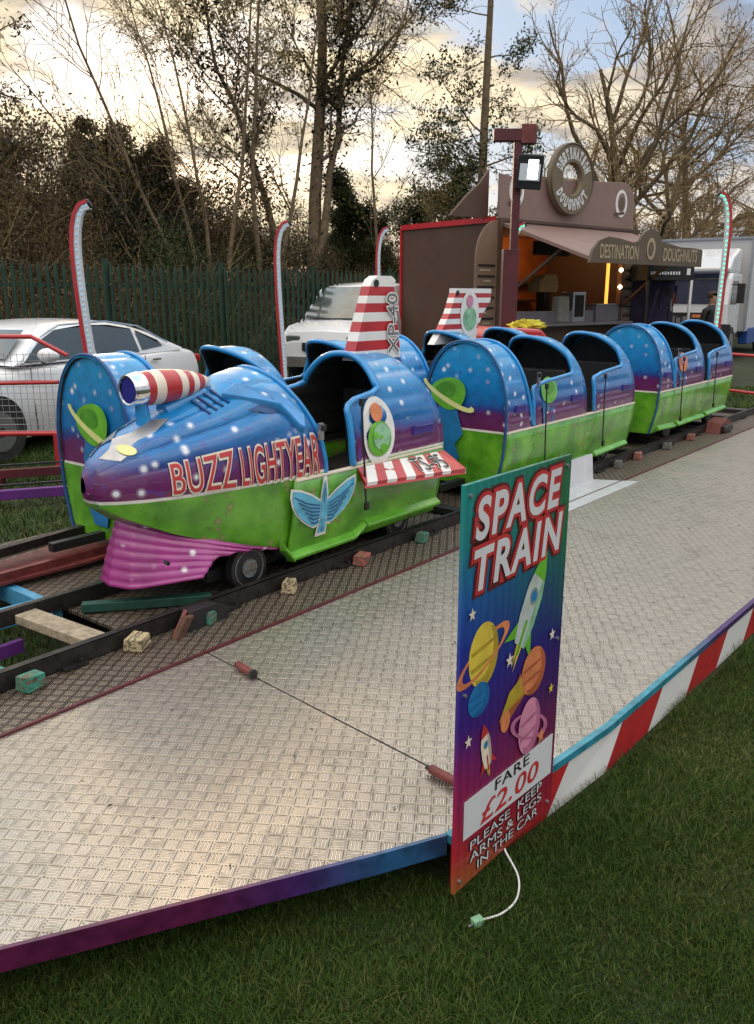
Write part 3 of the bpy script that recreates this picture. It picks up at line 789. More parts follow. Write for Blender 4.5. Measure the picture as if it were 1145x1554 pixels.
WB = copy_tree(W2); WB.location = SQ(2.58, -4.20, ZD)
tag(WB, 'wagon on the back track at the left, its flat front panel beside the rocket nose', group='wagons on the back track')
WC = copy_tree(W2); WC.location = SQ(5.08, -4.20, ZD + .02)
tag(WC, 'wagon on the back track carrying the striped fin, mostly hidden behind the front train', group='wagons on the back track')

# plain painted stand-ins where the figures were: a planet over a blue trail on each front panel
def ring_poly(cx, cz, rx, rz_, n=26, wob=0.0, seed=0):
    rnd = random.Random(seed); L = []
    for k in range(n):
        a = 2 * math.pi * k / n; r_ = 1 + wob * math.sin(3 * a + seed)
        L.append((cx + rx * r_ * math.cos(a), cz + rz_ * r_ * math.sin(a)))
    return L
def panel_art(t_, seed, cy=.06):
    mb = MB()
    trail = [(cy - .13, .50), (cy - .10, .60), (cy - .07, .70), (cy + .09, .70), (cy + .12, .58), (cy + .10, .45), (cy + .13, .33), (cy + .06, .20), (cy - .06, .20), (cy - .10, .33), (cy - .06, .42)]
    mb.prism([(y, z) for y, z in trail], -0.002, -.006, M['ltblue2'], 'x')
    mb.prism(ring_poly(cy, .80, .155, .12, 40, .05, 1), -.007, -.010, M['green'], 'x')
    mb.prism([(cy + .23 * math.cos(a), .79 + .07 * math.sin(a) + .10 * math.cos(a)) for a in np.linspace(math.pi * .95, math.pi * 2.05, 22)] + [(cy + .20 * math.cos(a), .80 + .04 * math.sin(a) + .09 * math.cos(a)) for a in np.linspace(math.pi * 2.05, math.pi * .95, 22)], -.0102, -.0115, M['lamp'], 'x')
    mb.prism(ring_poly(cy + .02, .83, .09, .055, 24, .08, 2), -.0105, -.0112, M['green_d'], 'x')
    mb.build('painted_planet', t_)
M['green_d'] = mat('darker_green_print', (.07, .27, .02), .4, nscale=10, namt=.3)
M['ltblue2'] = mat('mid_blue_panel_paint', (0.015, 0.17, 0.42), 0.35, coat=0.3, nscale=7, namt=0.3)
M['palegreen'] = mat('pale_green_print', (0.25, 0.48, 0.30), 0.4, nscale=12, namt=0.4)
M['orange'] = mat('orange_print', (0.62, 0.20, 0.08), 0.4, nscale=12, namt=0.3)
M['yellow'] = mat('yellow_print', (0.66, 0.50, 0.06), 0.4, nscale=12, namt=0.2)
M['rosy'] = mat('pink_print', (0.62, 0.24, 0.36), 0.4, nscale=12, namt=0.2)
for i, (W, cy) in enumerate(((W2, .13), (W3, .14), (WB, -.02), (WC, .05))): panel_art(W, i, cy)
def side_art(t_, x, z, h, cols, y=-.375):
    mb = MB()
    def yy(zv): return -(half_w(zv) + .006)
    def patch(poly, m_, off):
        mb.add([(px_, yy(pz) - off, pz) for px_, pz in poly], [tuple(range(len(poly)))], m_)
    # tapering comet trail, then the planet above
    n = 14
    top = [(x - .05, z + h * .1), (x + .16, z + h * .14)]
    patch([(x - .07, z + .12), (x + .14, z + .14), (x + .13, z - .05), (x + .10, z - .2), (x + .13, z - .32), (x - .03, z - .32), (x + .0, z - .2), (x - .05, z - .05)], cols[1], .002)
    patch(ring_poly(x + .05, z + .14, .13, .10, 22), cols[0], .005)
    patch(ring_poly(x + .06, z + .16, .07, .05, 20, .1, 1), M['green_d'] if cols[0] is M['green'] else M['rosy'], .008)
    mb.build('painted_planet', t_, fixn=False)
side_art(W2, .60, .66, .3, (M['green'], M['ltblue2']))
side_art(W3, .58, .66, .3, (M['orange'], M['ltblue2']))

# ------------------------------------------------------------------ the rocket
LO = thing('rocket_locomotive', 'front car shaped like a blue space rocket with red lettering and a striped fin', 'ride locomotive', SQ(2.0, -3.37, ZD), RZ, None)
XW = [0, .04, .1, .2, .3, .45, .6, .8, 1.0, 1.3]; YW = [0.02, .09, .145, .205, .245, .288, .318, .345, .36, .366]
XT = [0, .04, .12, .24, .42, .60, .74, .86, .95, 1.05, 1.3]; YT = [.70, .76, .82, .885, .955, 1.01, 1.06, 1.115, 1.135, 1.13, 1.10]
XB = [0, .04, .12, .22, .34, .6, .9, 1.3]; YB = [.64, .56, .50, .45, .39, .29, .19, .15]
def n_top(x): return interp(x, XT, YT)
def n_bot(x): return interp(x, XB, YB)
def n_hw(x): return interp(x, XW, YW)
ZC = .62
def n_y(x, z):
    hw = n_hw(x)
    if z >= ZC:
        r_ = min(1, (z - ZC) / max(.02, n_top(x) - ZC)); return hw * (1 - r_ ** 2.1) ** .5
    r_ = min(1, (ZC - z) / max(.02, ZC - n_bot(x)))
    return hw * (1 - (0.17 * r_ + .05 * r_ * r_)) if r_ < 1 else hw * .78
def nose_surf(x, z, off):
    y = n_y(x, z); e = .01
    d = Vector((0, -y, z - ZC + .12)); d.normalize()
    if z < ZC: d = Vector((0, -1, 0))
    return (x, -y + d.y * off, z + d.z * off)
rows = []
nu = 64
def xr(z): return interp(z, [.1, .57, .79, .95, 1.06, 1.13], [1.27, 1.25, 1.21, 1.14, 1.08, 1.02])
for i in range(nu + 1):
    u = (i / nu) ** 1.5; row = []
    # section sampled by z parameter: lower side, then arch
    secs = []
    for j in range(9): secs.append(('l', j / 9))
    for j in range(97): secs.append(('u', math.pi / 2 * j / 96))
    half = []
    for kind, v in secs:
        x = u * 1.25
        for _ in range(3):
            if kind == 'l': z = n_bot(x) + (ZC - n_bot(x)) * v; y = n_y(x, z)
            else:
                z = ZC + (n_top(x) - ZC) * math.sin(v); y = n_hw(x) * max(0, math.cos(v)) ** .95
            x = u * xr(z)
        g_ = 0
        if kind == 'u' and .12 < v < 1.2:
            g_ = 0.026 * (abs(math.sin(v * 8.0 + x * .8)) ** .5 - .6) * min(1, x * 3) * smooth(1.1, .95, x) * smooth(.3, .5, v) * smooth(1.2, 1.05, v)
        half.append((x, y * (1 + g_ / .35), z + g_ * math.sin(v if kind == 'u' else 0)))
    half2 = [(x, -y, z) for x, y, z in half]
    rows.append([(h_[0], h_[1], h_[2]) for h_ in half2] + [(x, y, z) for x, y, z in reversed(half)][1:])
mb = MB(); mb.grid(rows, M['bodyL']); mb.mi(M['interior'])
# belly
mb.grid([[r[0], tuple((Vector(r[0]) + Vector(r[-1])) / 2 - Vector((0, 0, .02))), r[-1]] for r in rows], M['bodyL'])
o = mb.build('nose_shell', LO, smooth=180)
rr = rows[-1]
mb = MB(); mb.tube([(p_[0], p_[1] * 1.005, p_[2] + .002) for p_ in rr[4:-4]], .013, 8, M['blue']); mb.build('nose_rim', LO, smooth=60)
# lining just inside the nose mouth
mb = MB(); n = len(rr); lin = []
for i in range(n // 2 + 1):
    a = Vector(rr[i]); b_ = Vector(rr[n - 1 - i]); lin.append([tuple(a.lerp(b_, (j / 6) * .96 + .02) - Vector((.05, 0, 0))) for j in range(7)])
mb.grid(lin, M['interior']); mb.build('nose_lining', LO, smooth=180, fixn=False)
body_common(LO, 2.36, 1.0, M['bodyL'], .58, .56, None)
xf, xb = hoopfns(1.46, 1.77, 1.80, 2.08, 2.37, zt=.93)
shell('hoop_shell', LO, xf, xb, .56, M['bodyL'], ztop=1.16)
rim(LO, xf, .58, M['blue'], ztop=1.16, name='hoop_rim', r=.02)
cap(LO, 0, .3, M['bodyL'], 'hoop_back', xfn=xb, dx=-.012, ztop=1.16, scale=.98)
cap(LO, 0, .3, M['interior'], 'hoop_lining', xfn=xb, dx=-.06, ztop=1.16, scale=.93)
cap(LO, 2.35, .12, M['bodyL'], 'rear_panel', ztop=.62)
seat(LO, 1.92); strap(LO, 1.50, -.405, .93, .33, .03); grip(LO, 2.13, .70, .2)
ledge(LO, [(.93, 1.0, .22, .14), (1.0, 1.52, .14, .145), (1.52, 1.62, .145, .20), (1.62, 2.36, .20, .20)])
wheels(LO, [.74, 2.0])
# emblem: winged spire on the green side
def low_y(z, off): return -(half_w(z) + off + .009)
def emblem():
    mb = MB(); cx = 1.22; cz = .36
    def put(poly, m_, off):
        mb.add([(a, low_y(b_, off), b_) for a, b_ in poly], [tuple(range(len(poly)))], m_)
    def wing(sg, grow, m_, off):
        P_ = [(.02, .05), (.10, .10), (.18, .135), (.245, .15), (.25, .11), (.235, .06), (.21, .02), (.17, -.02), (.12, -.055), (.07, -.08), (.03, -.07)]
        c_ = Vector((.13, .03))
        pts = [c_ + (Vector(p_) - c_) * grow for p_ in P_]
        poly = [(cx + sg * p_.x, cz + p_.y) for p_ in pts]
        if sg < 0: poly.reverse()
        put(poly, m_, off)
    for sg in (-1, 1): wing(sg, 1.13, M['white'], .010)
    put([(cx - .045, cz - .15), (cx + .045, cz - .15), (cx + .035, cz - .05), (cx + .03, cz + .10), (cx + .012, cz + .195), (cx - .012, cz + .195), (cx - .03, cz + .10), (cx - .035, cz - .05)], M['white'], .012)
    for sg in (-1, 1): wing(sg, 1.0, M['ltblue'], .0135)
    for sg in (-1, 1):
        for k in range(6):   # feather lines
            a0 = Vector((.035, .035 - .018 * k)); a1 = Vector((.235 - .028 * k, .115 - .033 * k))
            d = (a1 - a0).normalized(); nn = Vector((-d.y, d.x)) * .0035
            mid = (a0 + a1) / 2 - Vector((0, .012))
            for s0_, s1_ in ((a0, mid), (mid, a1)):
                poly = [s0_ + nn, s1_ + nn, s1_ - nn, s0_ - nn]
                poly = [(cx + sg * p_.x, cz + p_.y) for p_ in poly]
                if sg > 0: poly.reverse()
                put(poly, M['dkblue'], .016)
    put([(cx - .03, cz - .13), (cx + .03, cz - .13), (cx + .022, cz - .05), (cx + .02, cz + .09), (cx + .004, cz + .17), (cx - .004, cz + .17), (cx - .02, cz + .09), (cx - .022, cz - .05)], M['ltblue'], .0155)
    put([(cx - .003, cz - .12), (cx + .003, cz - .12), (cx + .003, cz + .13), (cx - .003, cz + .13)], M['dkblue'], .018)
    mb.build('winged_emblem', LO, fixn=False)
emblem()
# lettering on the side of the nose
def text_on_nose(s, x0, x1, zb0, zb1, zt0, zt1, off, m_, nm, grow=0.0):
    mb = MB()
    def fn(x, y, z):
        u = x; X = x0 + (x1 - x0) * u
        Z = (zb0 + (zb1 - zb0) * u) * (1 - y) + (zt0 + (zt1 - zt0) * u) * y
        return nose_surf(X, Z, off)
    lettering(mb, s, 1.0, 1.0, fn, m_, sub=.035, offset=grow, spacing=1.08)
    mb.build(nm, LO, fixn=False)
for s_, a, b_, tb in (('BUZZ', .31, .63, 0), ('LIGHTYEAR', .67, 1.19, 1)):
    zb = lambda x: interp(x, [.27, 1.19], [.60, .57]); zt = lambda x: interp(x, [.27, .62, .66, 1.19], [.73, .765, .765, .785])
    text_on_nose(s_, a, b_, zb(a), zb(b_), zt(a), zt(b_), .008, M['cream'], 'lettering_outline', .045)
    text_on_nose(s_, a, b_, zb(a), zb(b_), zt(a), zt(b_), .0115, M['redtext'], 'lettering', 0.0)
# headlamp patch
def nose_patch(poly, m_, off, nm, sub=.04, mirror=True, parent=LO):
    vs, fs = subdiv([(a, b_, 0) for a, b_ in poly], [tuple(range(len(poly)))], sub)
    for sg in ((1, -1) if mirror else (1,)):
        mb = MB(); P_ = [nose_surf(a, b_, off) for a, b_, _ in vs]
        mb.add([(p_[0], p_[1] * sg, p_[2]) for p_ in P_], fs, m_); mb.build(nm, parent, fixn=False, smooth=180)
nose_patch([(.07, .775), (.13, .765), (.24, .835), (.42, .93), (.36, .925), (.17, .85)], M['steel'], .006, 'headlamp_panel')
nose_patch([(p_[0], p_[1]) for p_ in ring_poly(.17, .805, .032, .022, 16)], M['lamp'], .012, 'headlamp')
# intake scoop ridges
for sg in (1, -1):
    mb = MB()
    outp = [(.70, 1.0), (.80, 1.045), (1.0, .99), (1.12, .87), (1.10, .80), (1.06, .82), (.97, .93), (.84, .97)]
    base_ = [nose_surf(a, b_, .0) for a, b_ in outp]; top_ = [nose_surf(a * .98 + .015, b_ * .98 + .02, .04) for a, b_ in outp]
    n = len(outp)
    mb.add([(x, y * sg, z) for x, y, z in base_ + top_], [tuple(range(n, 2 * n))] + [(i, (i + 1) % n, n + (i + 1) % n, n + i) for i in range(n)], M['blue'])
    mb.build('intake_scoop', LO, smooth=50, bevel=.008)
    mb = MB()
    for k in range(4):
        x = .58 + .04 * k
        a = nose_surf(x, n_top(x) - .012, .012); b_ = nose_surf(x + .02, n_top(x) - .07, .012)
        c_ = Vector((a[0], a[1] * sg, a[2])); d_ = Vector((b_[0], b_[1] * sg, b_[2]))
        mb.bar(c_, d_, .016, .012, M['dkblue'])
    mb.build('vent_slots', LO)
nose_patch([(.74, .955), (.86, .975), (1.0, .935), (1.07, .86), (1.03, .86), (.95, .905), (.84, .935)], M['dkblue'], .004, 'intake_dark_patch')  # flat dark blue patch laid on the shell; no hollow is modelled
# rocket pod on the nose
pod = MB()
A0 = Vector((.27, -.02, 1.075))
Mx = Matrix.Translation(A0) @ Matrix.Rotation(R(-1), 4, 'Y')
prof = [(-.005, .0), (-.005, .066), (.0, .074), (.05, .082), (.0505, .084), (.09, .086)]
pod.lathe([(-.002, 0), (-.002, .064)], M['navy'], 28, Mx)
pod.build('pod_face', LO, smooth=40)
pod = MB(); pod.lathe([(-.008, .062), (-.012, .070), (0, .077), (.05, .082), (.06, .080)], M['chrome'], 28, Mx); pod.build('pod_ring', LO, smooth=40)
pod = MB(); pr = [(.06, .080), (.10, .083), (.155, .084), (.20, .082), (.25, .078), (.295, .072), (.335, .065), (.375, .056), (.42, .042), (.455, .026), (.475, .008), (.477, 0)]
pod.lathe(pr, None, 28, Mx, mats=[M['red'], M['cream'], M['red'], M['red'], M['cream'], M['red'], M['cream'], M['red'], M['cream'], M['red'], M['cream']][:len(pr) - 1])
pod.build('rocket_pod', LO, smooth=40)
pod = MB(); pod.tube([(.34, -.02, .88), (.33, -.02, 1.01)], [.04, .03], 12, M['blue']); pod.tube([(.45, -.02, .95), (.70, -.02, 1.02)], [.05, .05], 12, M['blue'])
pod.build('pod_mount', LO, smooth=40)
# magenta skirt: a rounded plough under the nose
rows = []
for k in range(29):
    v = k / 28
    apex = .19 - .09 * v; xe = interp(v, [0, .55, .62, 1], [.96, .53, .50, .42])
    half = []
    for j in range(33):
        u = j / 32
        x = apex + (xe - apex) * u ** 1.5
        wtop = min(n_hw(max(0, x)) - .02, .30); wbot = .325 * (1 - (1 - min(1, (x - apex) / .34)) ** 2.0) ** .5 if x > apex else 0
        wbot = interp(x - apex, [0, .025, .06, .34], [0, .11, .15, .31]); wtop = min(wtop, interp(x - apex, [0, .03, .10, .5], [0, .07, .13, .29]))
        y = wtop * (1 - v) + wbot * v
        zt_ = n_bot(max(0, x)) + .015; zb_ = interp(x, [0, .42], [.14, .165])
        z = zt_ + (zb_ - zt_) * v
        rg = .0028 * math.cos(k * math.pi / 2)
        half.append((x - rg * (1 - u), -y - (rg if u > .05 else 0), z))
    rows.append(half[::-1] + [(x, -y, z) for x, y, z in half[1:]])
mb = MB(); mb.grid(rows, M['pink']); o = mb.build('front_skirt', LO, smooth=50)
sm = o.modifiers.new('thick', 'SOLIDIFY'); sm.thickness = .012
mb = MB(); mb.tube([(.25, -.235, .28), (.25, -.262, .275)], .010, 12, M['black']); mb.build('skirt_bolt', LO)
# striped side wing with lettering
def wing_pt(u, v, off=0):   # u along 0..1, v outwards 0..1
    x0_ = 1.50 + .87 * u; y0_ = -.366; z0_ = .565 - .03 * u
    yo = -.43 - .10 * u; zo = .475 - .045 * u
    return (x0_ + (.02 * v * u), y0_ + (yo - y0_) * v, z0_ + (zo - z0_) * v + off)
mb = MB(); ns = 11
for k in range(ns):
    m_ = M['red'] if k % 2 == 0 else M['white']
    def cu(v): return max(0, min(1, v))
    a0, a1 = k / ns, (k + 1) / ns; sh = -.07
    mb.add([wing_pt(cu(a0), 0), wing_pt(cu(a1), 0), wing_pt(cu(a1 + sh) if k < ns - 1 else 1, 1), wing_pt(cu(a0 + sh), 1)], [(0, 3, 2, 1)], m_)
    lo_ = [(p_[0], p_[1] + .01, p_[2] - .035) for p_ in (wing_pt(cu(a0 + sh), 1), wing_pt(cu(a1 + sh) if k < ns - 1 else 1, 1))]
    mb.add([wing_pt(cu(a0 + sh), 1), wing_pt(cu(a1 + sh) if k < ns - 1 else 1, 1), lo_[1], lo_[0]], [(0, 3, 2, 1)], m_)
mb.add([wing_pt(0, 0, -.01), wing_pt(1, 0, -.01), wing_pt(1, 1, -.034), wing_pt(0, 1, -.034)], [(0, 1, 2, 3)], M['red'])
mb.add([wing_pt(1, 0, 0), wing_pt(1, 1, 0), wing_pt(1, 1, -.034), wing_pt(1, 0, -.02)], [(0, 1, 2, 3)], M['white'])
wo2 = mb.build('side_wing', LO, fixn=False)
mb = MB(); lettering(mb, 'TS-95', .34, .72, lambda x, y, z: wing_pt(.52 + x, .92 - (.72 - y) * 1.0 if False else .90 - y, .006), M['white'], sub=None, offset=.03)
mb.build('lettering_outline', wo2, fixn=False)
mb = MB(); lettering(mb, 'TS-95', .34, .72, lambda x, y, z: wing_pt(.52 + x, .90 - y, .009), M['black'], sub=None)
mb.build('lettering', wo2, fixn=False)
# far-side wing
mb = MB(); mb.add([(x, -y, z) for x, y, z in (wing_pt(0, 0), wing_pt(1, 0), wing_pt(1, 1), wing_pt(0, 1), wing_pt(0, 0, -.03), wing_pt(1, 0, -.03), wing_pt(1, 1, -.03), wing_pt(0, 1, -.03))], [(0, 1, 2, 3), (4, 7, 6, 5), (0, 4, 5, 1), (1, 5, 6, 2), (2, 6, 7, 3), (3, 7, 4, 0)], M['red']); mb.build('side_wing', LO)
# tail fin XP-40
def fin_x(z, side): return interp(z, [1.13, 1.58], [1.85, 2.03]) if side == 0 else interp(z, [1.13, 1.58], [2.32, 2.26])
fz = [1.12, 1.175, 1.235, 1.29, 1.35, 1.405, 1.46, 1.505, 1.56]
mb = MB()
for i in range(len(fz) - 1):
    a, b_ = fz[i], fz[i + 1]; m_ = M['red'] if i % 2 == 1 else M['white']
    mb.prism([(fin_x(a, 0), a), (fin_x(a, 1), a), (fin_x(b_, 1), b_), (fin_x(b_, 0), b_)], -.045 + .05 * (a - 1.12) * .5, .045 - .05 * (a - 1.12) * .5, m_, 'y')
cp = [(fin_x(1.56, 0), 1.5605), (fin_x(1.56, 1), 1.5605), (2.28, 1.60), (2.24, 1.625), (2.10, 1.625), (2.05, 1.60)]
mb.prism(cp, -.034, .034, M['white'], 'y')
fo = mb.build('tail_fin', LO, bevel=.0)
mb = MB(); mb.tube([(2.08, -.036, 1.58), (2.08, -.042, 1.58)], .022, 14, M['black']); mb.build('lamp_hole', fo)
def fin_text(x, y, z): return (2.325 - y - (x) * .05, -.055 + .02 * (x / .40) , 1.15 + x)
mb = MB(); lettering(mb, 'XP-40', .37, .105, lambda x, y, z: (fin_text(x, y, z)[0] - .035, -.0535, 1.15 + x), M['white'], offset=.06); mb.build('lettering_outline', fo, fixn=False)
mb = MB(); lettering(mb, 'XP-40', .37, .105, lambda x, y, z: (fin_text(x, y, z)[0] - .035, -.0555, 1.15 + x), M['black'], offset=.0); mb.build('lettering', fo, fixn=False)
mb = MB(); lettering(mb, 'XP-40', .37, .105, lambda x, y, z: (fin_text(x, y, z)[0] - .035, -.0575, 1.15 + x), M['steelflat'] if 'steelflat' in M else M['steel'], offset=-.022); mb.build('lettering_inline', fo, fixn=False)
# blank oval badge with a plain planet print on the rocket's side
def oval_badge(parent, cx, cz, rx, rz_, yfun, cols, outer=True):
    mb = MB()
    def patch(poly, m_, off): mb.add([(a, yfun(b_) - off, b_) for a, b_ in poly], [tuple(range(len(poly)))], m_)
    patch(ring_poly(cx, cz, rx, rz_, 36), M['white'], .004)
    patch(ring_poly(cx, cz - rz_ * .22, rx * .74, rz_ * .52, 30), cols[0], .006)
    patch(ring_poly(cx + rx * .12, cz - rz_ * .16, rx * .55, rz_ * .38, 26), M['palegreen'], .008)
    for a_, b_, c_ in ((-.25, .05, .16), (.2, -.35, .2), (.1, -.02, .1)): patch(ring_poly(cx + rx * a_, cz + rz_ * b_ - rz_ * .15, rx * c_, rz_ * c_ * .7, 14), cols[0], .0095)
    patch(ring_poly(cx - rx * .05, cz + rz_ * .55, rx * .36, rz_ * .27, 22), cols[1], .009)
    mb.build('oval_badge', parent, fixn=False)
oval_badge(LO, 1.70, .74, .145, .20, lambda z: -(half_w(z, 1.16) + .008), (M['green'], M['orange'], M['rosy']))
mb = MB(); mb.box((1.20, -.372, .80), (.03, .02, .09), M['steel']); mb.box((1.21, -.382, .82), (.03, .02, .03), M['black']); mb.build('latch', LO)
mb = MB(); mb.box((1.55, .40, .92), (.04, .04, .05), M['black']); mb.build('latch', LO)

# fin on the back wagon
mb = MB(); fz = [1.08, 1.20, 1.245, 1.29, 1.335, 1.38, 1.425, 1.47, 1.51, 1.55]
xa = lambda z: interp(z, [1.08, 1.2, 1.35, 1.52], [.80, .92, 1.04, 1.12]); xb_ = lambda z: interp(z, [1.08, 1.2, 1.34, 1.45, 1.55], [1.46, 1.48, 1.58, 1.70, 1.70])
for i in range(len(fz) - 1):
    a, b_ = fz[i], fz[i + 1]; mb.prism([(xa(a), a), (xb_(a), a), (xb_(b_), b_), (xa(b_), b_)], -.035, .035, M['white'] if i % 2 == 0 else M['red'], 'y')
f2 = mb.build('tail_fin', WC)
oval_badge(f2, 1.34, 1.33, .15, .20, lambda z: -.037, (M['palegreen'], M['rosy'], M['palegreen']))
mb = MB(); mb.tube([(1.14, -.036, 1.51), (1.14, -.043, 1.51)], .022, 14, M['black']); mb.build('lamp_hole', f2)

# ================================================================== white step by the second wagon
st = thing('boarding_step', 'folded white metal boarding step leaning against the deck beside the second wagon', 'step', SQ(5.8, -2.75, ZD), RZ)
mb = MB()
M['stepw'] = mat('scuffed_white_steel', (0.55, 0.56, 0.58), 0.38, metal=0.2, nscale=7, namt=0.15)
mb.prism([(-.30, .012), (.0, .012), (.02, .23), (.06, .23), (.04, .004), (-.30, .004)], -.85, .85, M['stepw'], 'x')
for v in range(len(mb.v)): pass
mb2 = MB()
def stp(x, y, z): return (x, y, z)
vs = [(-.95, -.20, .008), (.78, -.20, .008), (.60, .12, .012), (-.95, .12, .012), (.66, .17, .22), (-.95, .17, .22)]
mb2.add(vs, [(0, 1, 2, 3), (3, 2, 4, 5)], M['stepw'])
o = mb2.build('sheet', st, fixn=False); sm = o.modifiers.new('t', 'SOLIDIFY'); sm.thickness = .006
mb = MB(); mb.bar((-.9, .19, .20), (.6, .19, .20), .02, .02, M['steel']); mb.bar((.5, .19, .2), (.5, .19, .0), .02, .02, M['steel']); mb.build('support', st)
o = MB(); o.tube([(0, 0, 0), (0, 0, .012)], .05, 16, M['cream']); oo = o.build('step_cap', st); oo.location = (-.78, .2, .215)

# ================================================================== price board
bd = thing('price_board', 'tall upright board reading SPACE TRAIN and FARE £2.00, fixed to the platform corner', 'sign', (.214, 1.948, .086), .864 - .0)
BW, BH = .546, 1.17
def board_mat():
    m = bpy.data.materials.new('printed_board'); m.use_nodes = True; nt = m.node_tree; b = nt.nodes['Principled BSDF']
    t = N(nt, 'ShaderNodeTexCoord'); sp = N(nt, 'ShaderNodeSeparateXYZ'); nt.links.new(t.outputs['Object'], sp.inputs[0])
    zz = math_(nt, 'ADD', math_(nt, 'DIVIDE', sp.outputs[2], BH), math_(nt, 'MULTIPLY', math_(nt, 'SUBTRACT', N_noise(nt, t, 4, 3), .5), .16))
    c1 = ramp(nt, zz, [(0.0, (.35, .10, .03)), (.10, (.42, .02, .03)), (.26, (.28, .015, .10)), (.42, (.05, .01, .20)), (.62, (.012, .03, .30)), (.76, (.01, .10, .36)), (.86, (.01, .22, .24)), (1.0, (.01, .25, .22))])
    c2 = ramp(nt, zz, [(0.0, (.35, .01, .03)), (.12, (.25, .01, .04)), (.35, (.06, .01, .10)), (.55, (.02, .01, .16)), (.68, (.01, .10, .10)), (.82, (.012, .16, .05)), (1.0, (.02, .14, .05))])
    f = math_(nt, 'DIVIDE', sp.outputs[0], BW, clamp=True)
    c = mixc(nt, f, c1, c2)
    w_ = N(nt, 'ShaderNodeTexWave'); w_.bands_direction = 'X'; w_.inputs['Scale'].default_value = 9; w_.inputs['Distortion'].default_value = 3
    nt.links.new(t.outputs['Object'], w_.inputs[0])
    c = mixc(nt, math_(nt, 'MULTIPLY', w_.outputs['Fac'], .35), c, mixc(nt, 1.0, c, (.35, .4, .5), 'MULTIPLY'))
    nt.links.new(c, b.inputs['Base Color']); b.inputs['Roughness'].default_value = .35; b.inputs['Coat Weight'].default_value = .25
    return m
M['board'] = board_mat(); M['boardedge'] = mat('board_edge', (.30, .33, .36), .5, nscale=10)
mb = MB(); mb.box((BW / 2, .006, BH / 2), (BW, .012, BH), M['board']); bo = mb.build('panel', bd, bevel=.001)
def bp_(off): return lambda x, y, z: (x, -off, y)
def rot_fn(x0, z0, ang, off):
    c_, s_ = math.cos(ang), math.sin(ang)
    return lambda x, y, z: (x0 + x * c_ - y * s_, -off, z0 + x * s_ + y * c_)
M['letterdark'] = mat('dark_red_print', (.10, .012, .015), .4, nscale=10)
M['paper'] = mat('white_print', (.62, .62, .64), .4, nscale=10, namt=.05)
def board_text(s_, x0, z0, w_, h_, ang=0, cols=None, shear=.0, sp=1.0, curve=0.0, nm='lettering'):
    for (m_, gr, off) in cols:
        mb = MB(); fn0 = rot_fn(x0, z0, ang, off)
        fn = (lambda x, y, z: fn0(x, y + curve * ((x / w_) ** 2 - x / w_) * -4 * h_, z))
        lettering(mb, s_, w_, h_, fn, m_, sub=None, offset=gr, shear=shear, spacing=sp)
        mb.build(nm, bd, fixn=False)
TC = [(M['letterdark'], .15, .002), (M['redtext'], .10, .0035), (M['paper'], .03, .005)]
board_text('SPACE', .05, 1.02, .43, .105, R(2), TC, shear=.18, sp=1.15)
board_text('TRAIN', .05, .885, .45, .105, R(2), TC, shear=.18, sp=1.15)
mb = MB(); mb.prism([(.035, .155), (.525, .135), (.525, .275), (.035, .275)], -.0015, -.003, M['paper'], 'y'); mb.build('price_patch', bd)
board_text('FARE', .19, .238, .19, .034, 0, [(M['black'], .01, .0042)], sp=1.1)
board_text('£2.00', .12, .162, .32, .062, 0, [(M['redtext'], .012, .0042)], shear=.15, sp=1.05)
for s_, z_, x_, w_ in (('PLEASE  KEEP', .104, .07, .40), ('ARMS & LEGS', .064, .07, .40), ('IN THE CAR', .024, .11, .34)):
    board_text(s_, x_, z_, w_, .029, 0, [(M['black'], .06, .002), (M['paper'], -.0, .0035)])
# generic planets in place of the printed figures
for k_ in ('yellow', 'palegreen', 'orange', 'rosy', 'cream', 'ltblue2', 'steel2'):
    pass
art = [((.13, .605), (.075, .085), 'yellow'), ((.12, .50), (.07, .05), 'ltblue2'), ((.32, .66), (.085, .12), 'palegreen'), ((.40, .56), (.06, .06), 'steel2'),
       ((.37, .455), (.07, .07), 'orange'), ((.24, .41), (.04, .045), 'orange'), ((.16, .36), (.045, .06), 'cream'), ((.15, .245), (.0, .0), 'yellow'),
       ((.15, .30), (.055, .035), 'yellow'), ((.35, .345), (.06, .085), 'rosy')]
M['steel2'] = mat('grey_white_print', (.45, .5, .47), .4, nscale=9, namt=.3)
for k_, c_ in (('yellow', (.42, .30, .03)), ('palegreen', (.10, .26, .13)), ('orange', (.40, .10, .04)), ('rosy', (.42, .13, .24)), ('cream', (.42, .36, .28)), ('ltblue2', (.01, .10, .28)), ('steel2', (.22, .27, .25))):
    M[k_ + '_d'] = mat(k_ + '_darker_print', c_, .4, nscale=10, namt=.3)
M['redp'] = M['redtext']
mb = MB(); lay = [0]
def pt(poly, m_):
    lay[0] += 1; o_ = .0012 + lay[0] * .00012
    mb.prism([(BW / 2 + (a - BW / 2) * 1.15, .285 + (b_ - .285) * 1.30) for a, b_ in poly], -o_, -o_ - .0001, M[m_], 'y')
